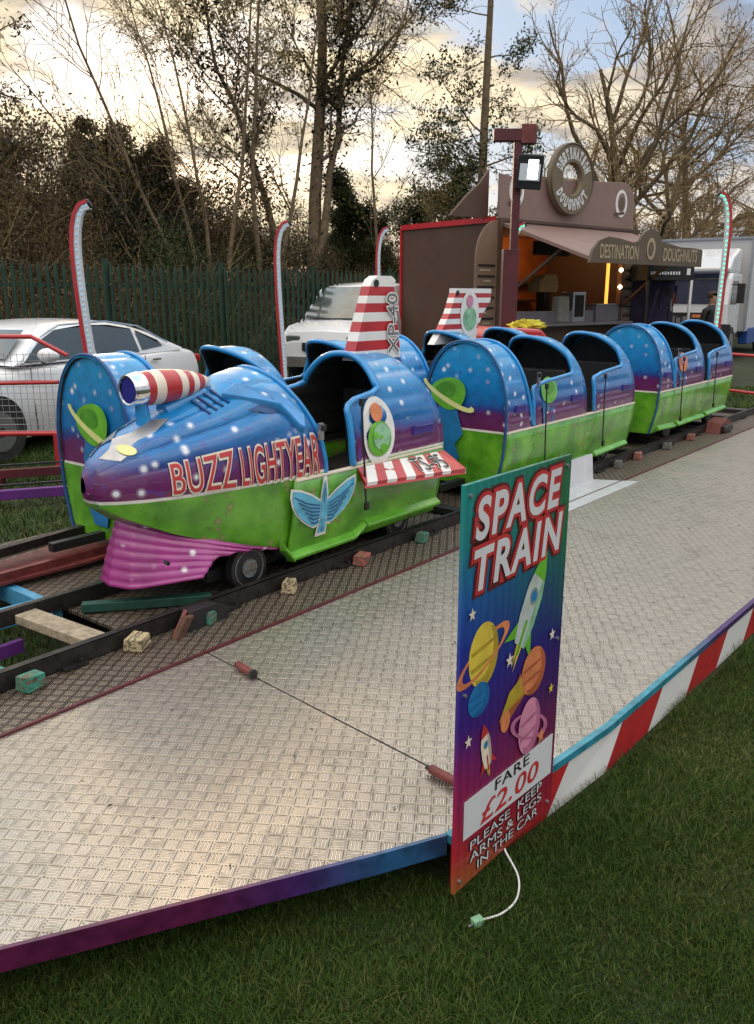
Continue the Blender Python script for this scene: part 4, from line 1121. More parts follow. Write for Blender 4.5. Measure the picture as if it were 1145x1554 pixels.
def planet2(cx, cz, rx, rz_, m_, ringm=None, tilt=.35):
    def half(a0, a1, R1, R2):
        f = lambda a, r_: (cx + rx * r_ * math.cos(a), cz + rz_ * (.28 * r_ * math.sin(a) + tilt * r_ * math.cos(a)))
        A_ = np.linspace(a0, a1, 24); return [f(a, R1) for a in A_] + [f(a, R2) for a in A_[::-1]]
    if ringm: pt(half(0, math.pi, 1.75, 1.4), ringm)
    pt(ring_poly(cx, cz, rx, rz_, 36), m_)
    pt([(cx + rx * math.cos(a), cz + rz_ * math.sin(a)) for a in np.linspace(-2.0, .9, 20)] + [(cx + rx * (-.25 + .9 * math.cos(a)), cz + rz_ * (.2 + .9 * math.sin(a))) for a in np.linspace(.75, -1.9, 20)], m_ + '_d')
    for k in range(2):
        z1 = .35 - .5 * k; pt([(cx - rx * .86, cz + rz_ * (z1 - .12)), (cx, cz + rz_ * (z1 - .02)), (cx + rx * .7, cz + rz_ * (z1 + .06)), (cx + rx * .6, cz + rz_ * (z1 - .06)), (cx, cz + rz_ * (z1 - .16)), (cx - rx * .8, cz + rz_ * (z1 - .24))], m_ + '_d')
    if ringm: pt(half(math.pi, 2 * math.pi, 1.75, 1.4), ringm)
planet2(.13, .595, .062, .072, 'yellow', 'orange', .3)
planet2(.115, .50, .045, .038, 'ltblue2')
def rocket(cx, cz, sc_, ang, c1, c2, c3):
    c_, s_ = math.cos(ang), math.sin(ang)
    T_ = lambda P_: [(cx + sc_ * (x * c_ - y * s_), cz + sc_ * (x * s_ + y * c_)) for x, y in P_]
    pt(T_([(-.10, -.75), (-.05, -1.15), (0, -.85), (.04, -1.2), (.10, -.75)]), 'yellow')
    pt(T_([(-.24, -.35), (-.55, -.85), (-.2, -.68)]), c2); pt(T_([(.24, -.35), (.55, -.85), (.2, -.68)]), c2)
    pt(T_([(-.20, -.75), (.20, -.75), (.30, -.3), (.30, .2), (.18, .62), (0, .92), (-.18, .62), (-.30, .2), (-.30, -.3)]), c1)
    pt(T_([(0, .92), (.18, .62), (.235, .45), (-.235, .45), (-.18, .62)]), c2)
    pt(T_([(.12, -.75), (.20, -.75), (.30, -.3), (.30, .2), (.235, .45), (.14, .45)]), c3)
    pt(T_(ring_poly(0, .12, .15, .15, 20)), 'steel2_d'); pt(T_(ring_poly(0, .12, .10, .10, 20)), 'ltblue2')
    pt(T_([(-.04, -.9), (.04, -.9), (.04, -.3), (-.04, -.3)]), c2)
rocket(.34, .655, .135, -.55, 'steel2', 'green', 'palegreen')
def star(cx, cz, r_, m_, n=5): pt([(cx + r_ * (1 if k % 2 == 0 else .42) * math.sin(math.pi * k / n), cz + r_ * (1 if k % 2 == 0 else .42) * math.cos(math.pi * k / n)) for k in range(2 * n)], m_)
# comet
pt([(.30, .50), (.245, .44), (.22, .385), (.27, .41), (.33, .44)], 'paper' if False else 'orange_d') ; pt([(.34, .50), (.25, .47), (.205, .41), (.26, .43), (.36, .45)], 'yellow_d')
planet2(.365, .485, .060, .058, 'orange')
pt(ring_poly(.235, .405, .022, .026, 18), 'orange')
rocket(.15, .375, .068, .25, 'cream', 'redp', 'cream_d')
rocket_done = 1
planet2(.355, .35, .055, .07, 'rosy', 'rosy_d', -.25)
star(.42, .30, .022, 'orange'); star(.24, .55, .018, 'cream'); star(.45, .55, .016, 'cream'); star(.07, .42, .016, 'cream'); star(.46, .41, .014, 'yellow'); star(.07, .70, .015, 'cream')
mb.build('printed_space_picture', bd)
for bx_, bz_ in ((.025, .03), (.521, .03), (.025, 1.14), (.521, 1.14), (.025, .6), (.521, .6)):
    mb = MB(); mb.tube([(bx_, 0, bz_), (bx_, -.005, bz_)], .006, 10, M['steel']); mb.build('screw', bd, smooth=40)
mb = MB(); mb.bar((.1, .03, .05), (.1, .03, .95), .03, .03, M['steel']); mb.bar((.45, .03, .05), (.45, .03, .95), .03, .03, M['steel']); mb.build('bracket', bd)
# cable and plug hanging from the board
cb = thing('power_lead', 'white power lead hanging from the price board to the grass with a pale green plug', 'cable', (.30, 1.95, 0))
pts = [Vector(p_) for p_ in [(.078, .215, .11), (.088, .198, .078), (.115, .12, .05), (.10, .05, .032), (.055, .0, .028), (.01, -.02, .026), (-.01, -.025, .026)]]
sm_p = []
for i in range(len(pts) - 1):
    p0_, p1_, p2_, p3_ = pts[max(0, i - 1)], pts[i], pts[i + 1], pts[min(len(pts) - 1, i + 2)]
    for k in range(6):
        t0_ = k / 6
        sm_p.append(tuple(.5 * ((2 * p1_) + (p2_ - p0_) * t0_ + (2 * p0_ - 5 * p1_ + 4 * p2_ - p3_) * t0_ ** 2 + (3 * p1_ - p0_ - 3 * p2_ + p3_) * t0_ ** 3)))
sm_p.append(tuple(pts[-1]))
mb = MB(); mb.tube(sm_p, .0032, 8, M['white']); mb.build('lead', cb, smooth=60)
mb = MB(); mb.box((-.022, -.03, .024), (.032, .024, .022), M['palegreen'], rz=.5); mb.tube([(-.03, -.035, .022), (-.048, -.045, .02)], .004, 6, M['steel']); mb.build('plug', cb, bevel=.004)

# ================================================================== curved lamp posts
def led_mat(name, g):
    m = bpy.data.materials.new(name); m.use_nodes = True; nt = m.node_tree; b = nt.nodes['Principled BSDF']
    b.inputs['Base Color'].default_value = (.62, .66, .70, 1); b.inputs['Roughness'].default_value = .4
    return m
M['ledstrip'] = mat('white_lamp_strip', (.62, .67, .72), .35, nscale=30, namt=.1)
M['bulbw'] = mat('clear_bulb', (.10, .22, .34), .2, emit=(.5, .75, 1), es=.35)
M['bulbg'] = mat('green_bulb', (.05, .5, .25), .2, emit=(.1, 1, .5), es=1.3)
def lamp_post(x, y, zt, w_, lab, flip=1, bulb='bulbw', reach=.10, k=1.0, redback=True):
    t_ = thing('curved_lamp_post', lab, 'lamp post', (x, y, 0), 0, 'curved lamp posts round the ride')
    zb = .2; H_ = zt - zb; path = []
    for i in range(25):
        u = i / 24; z = zb + H_ * u
        if u < .80: xx = -.10 * k * smooth(.0, .8, u) * 1.0
        else:
            v = (u - .80) / .20; xx = -.10 * k + reach * (v ** 2.2) * 1.6
            z = zb + H_ * (.80 + .20 * math.sin(v * math.pi / 2))
        path.append(Vector((flip * xx, 0, z)))
    def ribbon(off, wd, dp, m_, nm):
        mb = MB(); rows = []
        for i, p_ in enumerate(path):
            d = (path[min(i + 1, 24)] - path[max(i - 1, 0)]).normalized(); nrm = Vector((d.z, 0, -d.x)) * flip
            c_ = p_ + nrm * off
            a = c_ - nrm * wd / 2; b2 = c_ + nrm * wd / 2
            rows.append([tuple(a + Vector((0, -dp, 0))), tuple(b2 + Vector((0, -dp, 0))), tuple(b2 + Vector((0, dp, 0))), tuple(a + Vector((0, dp, 0)))])
        mb.grid(rows, m_, True); mb.add([rows[0][0], rows[0][1], rows[0][2], rows[0][3], rows[-1][0], rows[-1][1], rows[-1][2], rows[-1][3]], [(0, 1, 2, 3), (7, 6, 5, 4)], m_)
        return mb.build(nm, t_, smooth=30)
    ribbon(-w_ * .28, w_ * .42, w_ * .5, M['red'], 'post')
    ribbon(w_ * .24, w_ * .60, w_ * .38, M['ledstrip'], 'lamp_strip')
    bmesh0 = None
    for i in range(1, 24):
        for h_ in (0, .5):
            p_ = path[i].lerp(path[i + 1], h_)
            if bmesh0 is None:
                bb = MB(); bb.tube([(0, .003, 0), (0, -.008, 0)], .010, 8, M[bulb]); ob = bb.build('bulb', t_); bmesh0 = ob
            else: ob = bmesh0.copy(); COL.objects.link(ob); ob.parent = t_
            ob.location = (p_.x + flip * w_ * .24, -w_ * .38, p_.z)
    mb = MB(); mb.tube([(path[-1].x, 0, path[-1].z), (path[-1].x + flip * .02, 0, path[-1].z + .01)], w_ * .5, 8, M['black']); mb.build('end_cap', t_)
    mb = MB(); mb.box((0, 0, .1), (w_ * 1.3, w_ * 1.3, .22), M['black']); mb.build('base', t_)
lamp_post(-2.80, 8.3, 2.55, .088, 'nearest curved red lamp post, standing in front of the white saloon car', k=1.0)
lamp_post(-1.22, 11, 2.60, .075, 'curved lamp post with a white light strip standing left of the white van', k=.6)
lamp_post(.06, 13, 2.69, .07, 'curved lamp post whose hooked top stands between the van and the doughnut kiosk', k=.5)
lamp_post(2.0, 12.5, 2.70, .075, 'thin curved lamp post with green bulbs just right of the floodlight mast', bulb='bulbg', k=.4)
lamp_post(4.62, 11.5, 3.0, .072, 'curved lamp post with green bulbs in front of the lorry at the right', flip=-1, bulb='bulbg', k=.35)

# ================================================================== floodlight mast
fm = thing('floodlight_mast', 'dark red steel mast with a cross arm, standing in front of the doughnut kiosk', 'mast', (1.47, 9.5, 0))
mb = MB(); mb.box((0, 0, 1.1), (.17, .17, 2.2), M['maroon']); mb.box((.035, 0, 2.75), (.085, .085, 1.3), M['maroon']); mb.build('post', fm, bevel=.004)
mb = MB(); mb.box((-.02, 0, 3.36), (.42, .12, .12), M['maroon']); mb.box((.14, 0, 3.37), (.16, .13, .19), M['oxide']); mb.build('cross_arm', fm, bevel=.004)
fl = thing('floodlight', 'lit square floodlight in a black housing hanging on the red mast', 'floodlight', (1.62, 9.36, 2.98), 0); fl.rotation_euler = (R(8), R(4), R(-8)); fl.scale = (.86, .86, .86)
mb = MB(); mb.box((0, 0, 0), (.31, .10, .40), M['black'], M=Matrix.Rotation(R(6), 3, 'X')); mb.box((0, .08, -.02), (.22, .07, .26), M['black']); mb.build('housing', fl, bevel=.012)
M['flood'] = mat('lit_flood_glass', (.8, .85, .9), .1, emit=(1, 1, 1), es=3.0); M['refl'] = mat('flood_reflector', (.6, .62, .66), .2, metal=.8, emit=(.75, .82, .9), es=.2)
mb = MB(); mb.box((-.0, -.058, .03), (.25, .004, .26), M['refl']); mb.build('reflector', fl)
mb = MB(); mb.box((.035, -.064, .03), (.12, .006, .22), M['flood']); mb.build('lamp', fl, bevel=.002)
mb = MB(); mb.bar((-.1, .0, .0), (-.17, .14, .0), .03, .03, M['black']); mb.build('bracket', fl)

# ================================================================== mesh barriers
def mesh_mat_bar(): return M['steel']
br = thing('mesh_barrier', 'low red framed wire mesh barrier in front of the white saloon car', 'barrier', (-4.6, 7.9, 0), 0)
mb = MB()
mb.tube([(-.8, 0, 1.33), (1.3, .12, 1.33), (1.62, .14, 1.15)], .022, 8, M['red']); mb.tube([(-.8, 0, .86), (1.52, .12, .90)], .02, 8, M['red']); mb.tube([(-.8, 0, .40), (1.52, .12, .40)], .025, 8, M['red'])
mb.build('frame', br, smooth=60)
mb = MB()
for i in range(38): mb.tube([(-.8 + i * .061, i * .003, .40), (-.8 + i * .061, i * .003, 1.18)], .0028, 3, M['steel'], False)
for j in range(13): mb.tube([(-.8, 0, .43 + j * .061), (1.52, .12, .43 + j * .061)], .0028, 3, M['steel'], False)
mb.build('wire_mesh', br)
mb = MB(); mb.bar((-.3, 0, 0), (-.3, 0, .4), .04, .04, M['red']); mb.bar((1.45, .1, 0), (1.45, .1, .4), .04, .04, M['red']); mb.build('leg', br)
br2 = thing('rail_barrier', 'red tubular rail barrier at the far right end of the platform', 'barrier', (5.25, 11.0, 0), 0)
mb = MB(); mb.tube([(.05, 0, 0), (.05, 0, .98)], .024, 8, M['red']); mb.tube([(-.35, .9, 0), (-.35, .9, .9)], .02, 8, M['red'])
mb.build('leg', br2, smooth=60)
for z in (.92, .42):
    mb = MB(); mb.tube([(-.6, 1.4, z), (.05, 0, z), (1.6, -.3, z)], .02, 8, M['red']); mb.build('rail', br2, smooth=60)
# red box with a yellow cloth behind the wagons
t_ = thing('red_cabinet', 'glossy red cabinet standing behind the wagons at the foot of the mast', 'cabinet', (1.22, 8.9, .07), .3)
mb = MB(); mb.prism([(-.22, 0), (.55, 0), (.55, 1.2), (.45, 1.30), (-.14, 1.33), (-.22, 1.24)], -.25, .25, M['red'], 'y'); mb.build('body', t_, bevel=.03)
mb = MB(); mb.box((.15, -.26, 1.1), (.5, .012, .02), M['black']); mb.build('trim', t_)
M['ycloth'] = mat('yellow_cloth', (.55, .48, .04), .8, nscale=20, namt=.35, bump=.5)
bm = bmesh.new(); bmesh.ops.create_icosphere(bm, subdivisions=4, radius=1)
for v in bm.verts:
    n_ = mnoise.noise(v.co * 3.1) * .35 + mnoise.noise(v.co * 8) * .12
    v.co = Vector((v.co.x * .20 * (1 + n_), v.co.y * .10 * (1 + n_), max(-.02, v.co.z * .055 * (1 + n_ * 2.4)) + .02))
me = bpy.data.meshes.new('cloth'); bm.to_mesh(me); bm.free(); me.materials.append(M['ycloth'])
o = bpy.data.objects.new('yellow_cloth', me); COL.objects.link(o); o.location = (1.60, 8.98, 1.375); o.rotation_euler = (0, 0, .3)
tag(o, 'crumpled yellow cloth lying on the red cabinet', 'cloth')

# ================================================================== palisade fence
M['fence'] = mat('green_painted_palisade', (.008, .034, .018), .5, nscale=4, namt=.35)
fe = thing('palisade_fence', 'dark green steel palisade fence with pointed pales in front of the scrub', 'fence', (F0.x, F0.y, 0), math.atan2(FD.y, FD.x))
SPN = 2.4; HF = 2.27
for k in range(-4, 12):
    x0 = k * SPN
    mb = MB(); mb.box((x0, .05, HF / 2 + .03), (.10, .05, HF + .06), M['fence']); mb.build('post', fe)
    for z in (.45, 1.88):
        mb = MB(); mb.box((x0 + SPN / 2, .02, z), (SPN, .03, .05), M['fence']); mb.build('rail', fe)
    mb = MB()
    for i in range(17):
        xx = x0 + (i + .5) * SPN / 17; ww = .037
        dz = random.Random(k * 50 + i).uniform(-.012, .012)
        P_ = []
        prof = [(-ww, -.012), (-ww * .4, -.03), (ww * .4, -.03), (ww, -.012)]
        vs = [(xx + a, b_, .05) for a, b_ in prof] + [(xx + a, b_, HF - .13 + dz) for a, b_ in prof] + [(xx, -.022, HF + dz)]
        fs = [(0, 1, 5, 4), (1, 2, 6, 5), (2, 3, 7, 6), (4, 5, 8), (5, 6, 8), (6, 7, 8)]
        mb.add(vs, fs, M['fence'])
    mb.build('pale_panel', fe, fixn=False)

# ================================================================== vegetation
def rand_quads(rnd, C_, size, up=0.3):
    n = len(C_)
    a = rnd.normal(size=(n, 3)); a /= np.linalg.norm(a, axis=1)[:, None]
    b_ = rnd.normal(size=(n, 3)); b_ -= (b_ * a).sum(1)[:, None] * a; b_ /= np.linalg.norm(b_, axis=1)[:, None]
    s_ = (size * rnd.uniform(.55, 1.35, size=n))[:, None]
    V = np.stack([C_ - a * s_, C_ + b_ * s_ * .42, C_ + a * s_, C_ - b_ * s_ * .42], 1).reshape(-1, 3)
    F = np.arange(4 * n).reshape(-1, 4)
    return V, F
M['bark'] = mat('bark', (.15, .11, .065), .9, nscale=6, namt=.4, bump=.5, bscale=25)
M['barkpale'] = mat('pale_bark', (.20, .145, .09), .9, nscale=6, namt=.35, bump=.4, bscale=25)  # paler brown bark tone for the golden-twig trees
M['twig'] = mat('twig', (.24, .175, .09), .9, nscale=3, namt=.3)
M['twigpale'] = mat('golden_twig', (.27, .19, .095), .85, nscale=3, namt=.3)
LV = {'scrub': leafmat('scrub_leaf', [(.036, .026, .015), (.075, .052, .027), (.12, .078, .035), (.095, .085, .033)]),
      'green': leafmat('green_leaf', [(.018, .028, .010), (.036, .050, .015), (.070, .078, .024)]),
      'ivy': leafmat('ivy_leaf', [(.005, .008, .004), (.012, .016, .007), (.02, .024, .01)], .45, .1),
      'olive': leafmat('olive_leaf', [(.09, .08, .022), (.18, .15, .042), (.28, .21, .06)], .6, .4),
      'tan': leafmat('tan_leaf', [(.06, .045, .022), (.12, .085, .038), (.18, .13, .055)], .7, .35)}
def make_shrub(seed, leaf, n=15000, size=.05):
    rnd = np.random.default_rng(seed); rr_ = random.Random(seed)
    root = thing('shrub', 'x', 'shrub')
    mb = MB(); tips = []
    for i in range(46):
        a = rr_.uniform(0, 6.28); l = rr_.uniform(.35, 1.0); r0 = rr_.uniform(0, .35)
        p0 = Vector((r0 * math.cos(a), r0 * math.sin(a), 0)); out = rr_.uniform(.1, .85)
        pts = [p0]
        for k in range(1, 6):
            u = k / 5
            pts.append(p0 + Vector((math.cos(a) * out * u ** 1.3, math.sin(a) * out * u ** 1.3, l * u - .12 * out * u * u)) + Vector((rr_.gauss(0, .03), rr_.gauss(0, .03), 0)))
        mb.tube(pts, [.014, .012, .009, .006, .004, .002], 4, M['twig'], False); tips += pts[2:]
    mb.build('stems', root, fixn=False)
    cl = []
    for _ in range(70):
        t0 = rr_.choice(tips); cl.append((t0.x, t0.y, max(.1, t0.z)))
    for _ in range(30):
        a = rr_.uniform(0, 6.28); r0 = .75 * math.sqrt(rr_.random()); cl.append((r0 * math.cos(a), r0 * math.sin(a), rr_.uniform(.05, .55)))
    cl = np.array(cl); idx = rnd.integers(0, len(cl), n)
    C_ = cl[idx] + rnd.normal(size=(n, 3)) * np.array([.12, .12, .085])
    C_[:, 2] = np.abs(C_[:, 2])
    V, F = rand_quads(rnd, C_, size / 3.2)
    fast_mesh('foliage', V, F, [LV[leaf]], parent=root)
    return root
GS = 'scrub on the bank behind the fence'
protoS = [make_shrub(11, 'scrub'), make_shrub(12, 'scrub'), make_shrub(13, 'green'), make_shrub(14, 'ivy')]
rnd0 = random.Random(5); used = set(); cnt = 0
spots = []
for row, (dist, dens) in enumerate([(1.9, 1.5), (4.2, 1.9), (7.5, 2.3), (12.5, 3.0)]):
    a = -9.0
    while a < 30:
        spots.append((a + rnd0.uniform(-.4, .4), dist + rnd0.uniform(-.5, .5), row)); a += dens
for a, d_, row in spots:
    p_ = F0 + FD * a + FN * d_
    u = 572 + 1249 * p_.x / p_.y
    if u < -120 or u > 1260 or p_.y > 60: continue
    if 610 < u and row < 1 and p_.y < 24: continue
    hh = interp(u, [0, 250, 330, 400, 600, 700, 850, 1145], [3.7, 3.6, 3.0, 2.4, 2.3, 2.6, 2.6, 3.0])
    sc = {0: .62, 1: .85, 2: 1.0, 3: 1.12}[row] * hh * rnd0.uniform(.78, 1.15)
    kind = rnd0.choices([0, 1, 2, 3], [4, 4, 2.0, 1.2] if u < 620 else [3, 3, 3, 1])[0]
    pr_ = protoS[kind]
    o = pr_ if kind not in used else copy_tree(pr_)
    used.add(kind)
    o.location = (p_.x, p_.y, bank_z(p_.x, p_.y) - .1); o.rotation_euler = (0, 0, rnd0.uniform(0, 6.28))
    wdt = rnd0.uniform(.8, 1.2)
    o.scale = (sc * wdt * .8, sc * wdt * .8, sc)
    tag(o, ['brown leafless-looking thorn bush in the scrub behind the fence', 'russet bramble mound in the scrub behind the fence', 'olive green bush in the scrub behind the fence', 'dark ivy covered bush in the scrub behind the fence'][kind], 'shrub', ['brown thorn bushes behind the fence', 'russet bramble mounds behind the fence', 'olive green bushes behind the fence', 'dark ivy covered bushes behind the fence'][kind])
    cnt += 1

def branch(rr_, st_, p0, d0, L, r0, lev, maxlev, P):
    n = P['seg'][min(lev, len(P['seg']) - 1)]; pts = [p0]; d = d0.normalized(); p_ = p0.copy(); rad = [r0]
    for i in range(n):
        wob = P['wob'][min(lev, len(P['wob']) - 1)]
        d = (d + Vector((rr_.gauss(0, wob), rr_.gauss(0, wob), rr_.gauss(0, wob) + P['up'][min(lev, len(P['up']) - 1)]))).normalized()
        p_ = p_ + d * (L / n); pts.append(p_.copy()); rad.append(max(P['rmin'], r0 * (1 - .8 * (i + 1) / n)))
    st_.append((lev, pts, rad))
    if lev < maxlev:
        nc = P['kids'][lev]
        for c_ in range(nc):
            u = rr_.uniform(P['start'][lev], 1.0); k = min(n - 1, int(u * n)); f = u * n - k
            q = pts[k].lerp(pts[k + 1], f)
            bd_ = (pts[k + 1] - pts[k]).normalized()
            side = bd_.orthogonal(); side.rotate(Matrix.Rotation(rr_.uniform(0, 6.283), 3, bd_))
            ang = rr_.gauss(P['ang'][lev], .18)
            nd = bd_ * math.cos(ang) + side * math.sin(ang)
            branch(rr_, st_, q, nd, L * P['len'][lev] * rr_.uniform(.6, 1.15) * (1.15 - .5 * u), max(P['rmin'], rad[k] * P['rr']), lev + 1, maxlev, P)
def make_tree(name, label, seed, loc, H_, r0, P, leaf=None, nleaf=0, lsize=.06, bark='bark', twig='twig', trunks=None, maxlev=3, lean=(0, 0), ivy=0, group=None, rz=0):
    rr_ = random.Random(seed); rnd = np.random.default_rng(seed)
    root = thing(name, label, 'tree', loc, rz, group); st_ = []
    for (off, d_, hs) in (trunks or [((0, 0, 0), (lean[0], lean[1], 1), 1)]):
        branch(rr_, st_, Vector(off), Vector(d_), H_ * hs, r0 * (hs if hs < 1 else 1), 0, maxlev, P)
    a = MB(); b_ = MB(); tw = []
    for lev, pts, rad in st_:
        if lev <= 1: a.tube(pts, rad, 9 if lev == 0 else 6, M[bark], False)
        else:
            b_.tube(pts, rad, 3, M[twig], False)
        if lev >= 2: tw += pts
    a.build('trunk', root, smooth=180, fixn=False)
    cr = b_.build('crown', root, fixn=False)
    if ivy:
        T = [p_ for lev, pts, rad in st_ if lev <= 1 for p_ in pts[:max(2, int(len(pts) * .8))] if p_.z < H_ * .62]
        T = np.array([tuple(t_) for t_ in T]); idx = rnd.integers(0, len(T) - 1, ivy)
        f = rnd.uniform(0, 1, (ivy, 1))
        C_ = T[idx] + rnd.normal(size=(ivy, 3)) * np.array([r0 * 1.0, r0 * 1.0, .35])
        V, F = rand_quads(rnd, C_, .07); fast_mesh('ivy', V, F, [LV['ivy']], parent=root)
    if nleaf:
        T = np.array([tuple(t_) for t_ in tw]); idx = rnd.integers(0, len(T), nleaf)
        C_ = T[idx] + rnd.normal(size=(nleaf, 3)) * .12
        V, F = rand_quads(rnd, C_, lsize); fast_mesh('leaves', V, F, [LV[leaf]], parent=cr)
    return root
def onbank(u, y): x = (u - 572.5) / 1249 * y * 1.0; return (x, y, bank_z(x, y) - .1)
PB = dict(seg=[9, 7, 6, 4], wob=[.10, .17, .2, .25], up=[.03, .10, .05, .02], kids=[13, 8, 7], start=[.28, .2, .12], ang=[.75, .62, .6], len=[.5, .5, .45], rr=.45, rmin=.008)
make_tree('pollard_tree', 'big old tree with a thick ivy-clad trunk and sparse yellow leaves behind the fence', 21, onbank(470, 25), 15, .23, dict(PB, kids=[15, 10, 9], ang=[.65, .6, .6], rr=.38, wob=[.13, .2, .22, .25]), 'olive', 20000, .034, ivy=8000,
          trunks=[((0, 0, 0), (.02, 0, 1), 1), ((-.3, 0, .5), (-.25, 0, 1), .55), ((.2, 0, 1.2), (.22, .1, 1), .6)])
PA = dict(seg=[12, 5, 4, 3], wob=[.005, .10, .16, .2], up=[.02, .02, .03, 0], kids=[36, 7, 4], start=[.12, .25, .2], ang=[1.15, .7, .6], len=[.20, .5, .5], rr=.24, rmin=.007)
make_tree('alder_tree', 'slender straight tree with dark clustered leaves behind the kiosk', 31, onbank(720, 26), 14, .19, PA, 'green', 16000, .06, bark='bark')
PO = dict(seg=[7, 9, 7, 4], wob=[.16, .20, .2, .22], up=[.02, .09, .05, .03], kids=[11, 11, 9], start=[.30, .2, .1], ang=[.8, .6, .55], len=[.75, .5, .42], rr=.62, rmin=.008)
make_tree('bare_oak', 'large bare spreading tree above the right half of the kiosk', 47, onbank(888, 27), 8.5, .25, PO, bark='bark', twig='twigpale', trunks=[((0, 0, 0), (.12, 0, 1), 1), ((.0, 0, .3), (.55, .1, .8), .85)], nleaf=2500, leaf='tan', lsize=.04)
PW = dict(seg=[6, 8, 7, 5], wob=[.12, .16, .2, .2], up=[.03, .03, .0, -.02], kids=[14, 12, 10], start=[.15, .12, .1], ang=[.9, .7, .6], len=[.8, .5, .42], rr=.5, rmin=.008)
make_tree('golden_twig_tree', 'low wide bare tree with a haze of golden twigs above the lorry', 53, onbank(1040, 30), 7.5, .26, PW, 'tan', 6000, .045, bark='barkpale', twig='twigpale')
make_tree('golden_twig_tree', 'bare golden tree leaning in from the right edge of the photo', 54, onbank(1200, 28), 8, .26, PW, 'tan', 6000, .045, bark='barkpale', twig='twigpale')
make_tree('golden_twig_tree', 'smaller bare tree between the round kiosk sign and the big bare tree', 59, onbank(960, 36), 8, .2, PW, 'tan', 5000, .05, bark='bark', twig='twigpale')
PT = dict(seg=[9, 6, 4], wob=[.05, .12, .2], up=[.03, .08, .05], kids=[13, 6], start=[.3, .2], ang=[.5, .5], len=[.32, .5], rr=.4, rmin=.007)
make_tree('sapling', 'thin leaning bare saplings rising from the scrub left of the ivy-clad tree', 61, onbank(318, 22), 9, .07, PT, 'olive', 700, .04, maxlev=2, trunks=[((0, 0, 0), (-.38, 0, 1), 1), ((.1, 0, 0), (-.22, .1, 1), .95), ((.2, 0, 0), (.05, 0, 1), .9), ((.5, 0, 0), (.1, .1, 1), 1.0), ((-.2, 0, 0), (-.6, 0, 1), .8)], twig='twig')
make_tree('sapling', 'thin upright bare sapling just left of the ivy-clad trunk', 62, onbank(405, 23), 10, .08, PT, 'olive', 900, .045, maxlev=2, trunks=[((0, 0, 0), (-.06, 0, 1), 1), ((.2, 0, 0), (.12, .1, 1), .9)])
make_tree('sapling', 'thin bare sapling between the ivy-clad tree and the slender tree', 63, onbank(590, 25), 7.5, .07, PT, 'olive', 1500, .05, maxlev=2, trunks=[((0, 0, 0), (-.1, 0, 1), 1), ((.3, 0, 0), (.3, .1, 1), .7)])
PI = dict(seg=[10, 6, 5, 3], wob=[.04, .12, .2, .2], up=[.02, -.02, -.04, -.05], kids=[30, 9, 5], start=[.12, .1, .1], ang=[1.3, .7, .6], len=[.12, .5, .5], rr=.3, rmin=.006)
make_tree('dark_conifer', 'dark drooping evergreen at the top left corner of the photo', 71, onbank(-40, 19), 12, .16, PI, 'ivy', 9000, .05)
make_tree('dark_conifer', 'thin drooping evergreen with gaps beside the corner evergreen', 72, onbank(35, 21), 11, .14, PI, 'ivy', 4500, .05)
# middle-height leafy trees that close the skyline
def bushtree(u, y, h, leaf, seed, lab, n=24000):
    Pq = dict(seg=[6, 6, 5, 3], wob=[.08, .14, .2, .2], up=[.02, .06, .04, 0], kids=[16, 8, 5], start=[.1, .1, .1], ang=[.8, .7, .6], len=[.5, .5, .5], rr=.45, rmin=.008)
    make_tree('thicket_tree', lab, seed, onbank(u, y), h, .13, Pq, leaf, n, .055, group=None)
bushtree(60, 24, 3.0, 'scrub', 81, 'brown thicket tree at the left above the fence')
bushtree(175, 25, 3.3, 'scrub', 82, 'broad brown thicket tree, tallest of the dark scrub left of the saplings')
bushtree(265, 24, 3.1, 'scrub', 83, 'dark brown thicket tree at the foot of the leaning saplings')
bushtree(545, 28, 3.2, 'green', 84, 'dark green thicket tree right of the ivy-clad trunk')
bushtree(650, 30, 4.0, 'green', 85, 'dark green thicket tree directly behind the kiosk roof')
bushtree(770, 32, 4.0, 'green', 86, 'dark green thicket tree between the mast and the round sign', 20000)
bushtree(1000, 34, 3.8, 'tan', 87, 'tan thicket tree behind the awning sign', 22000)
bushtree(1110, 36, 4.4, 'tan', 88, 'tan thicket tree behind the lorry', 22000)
bushtree(1200, 34, 4.6, 'tan', 89, 'tan thicket tree at the right edge of the photo', 22000)

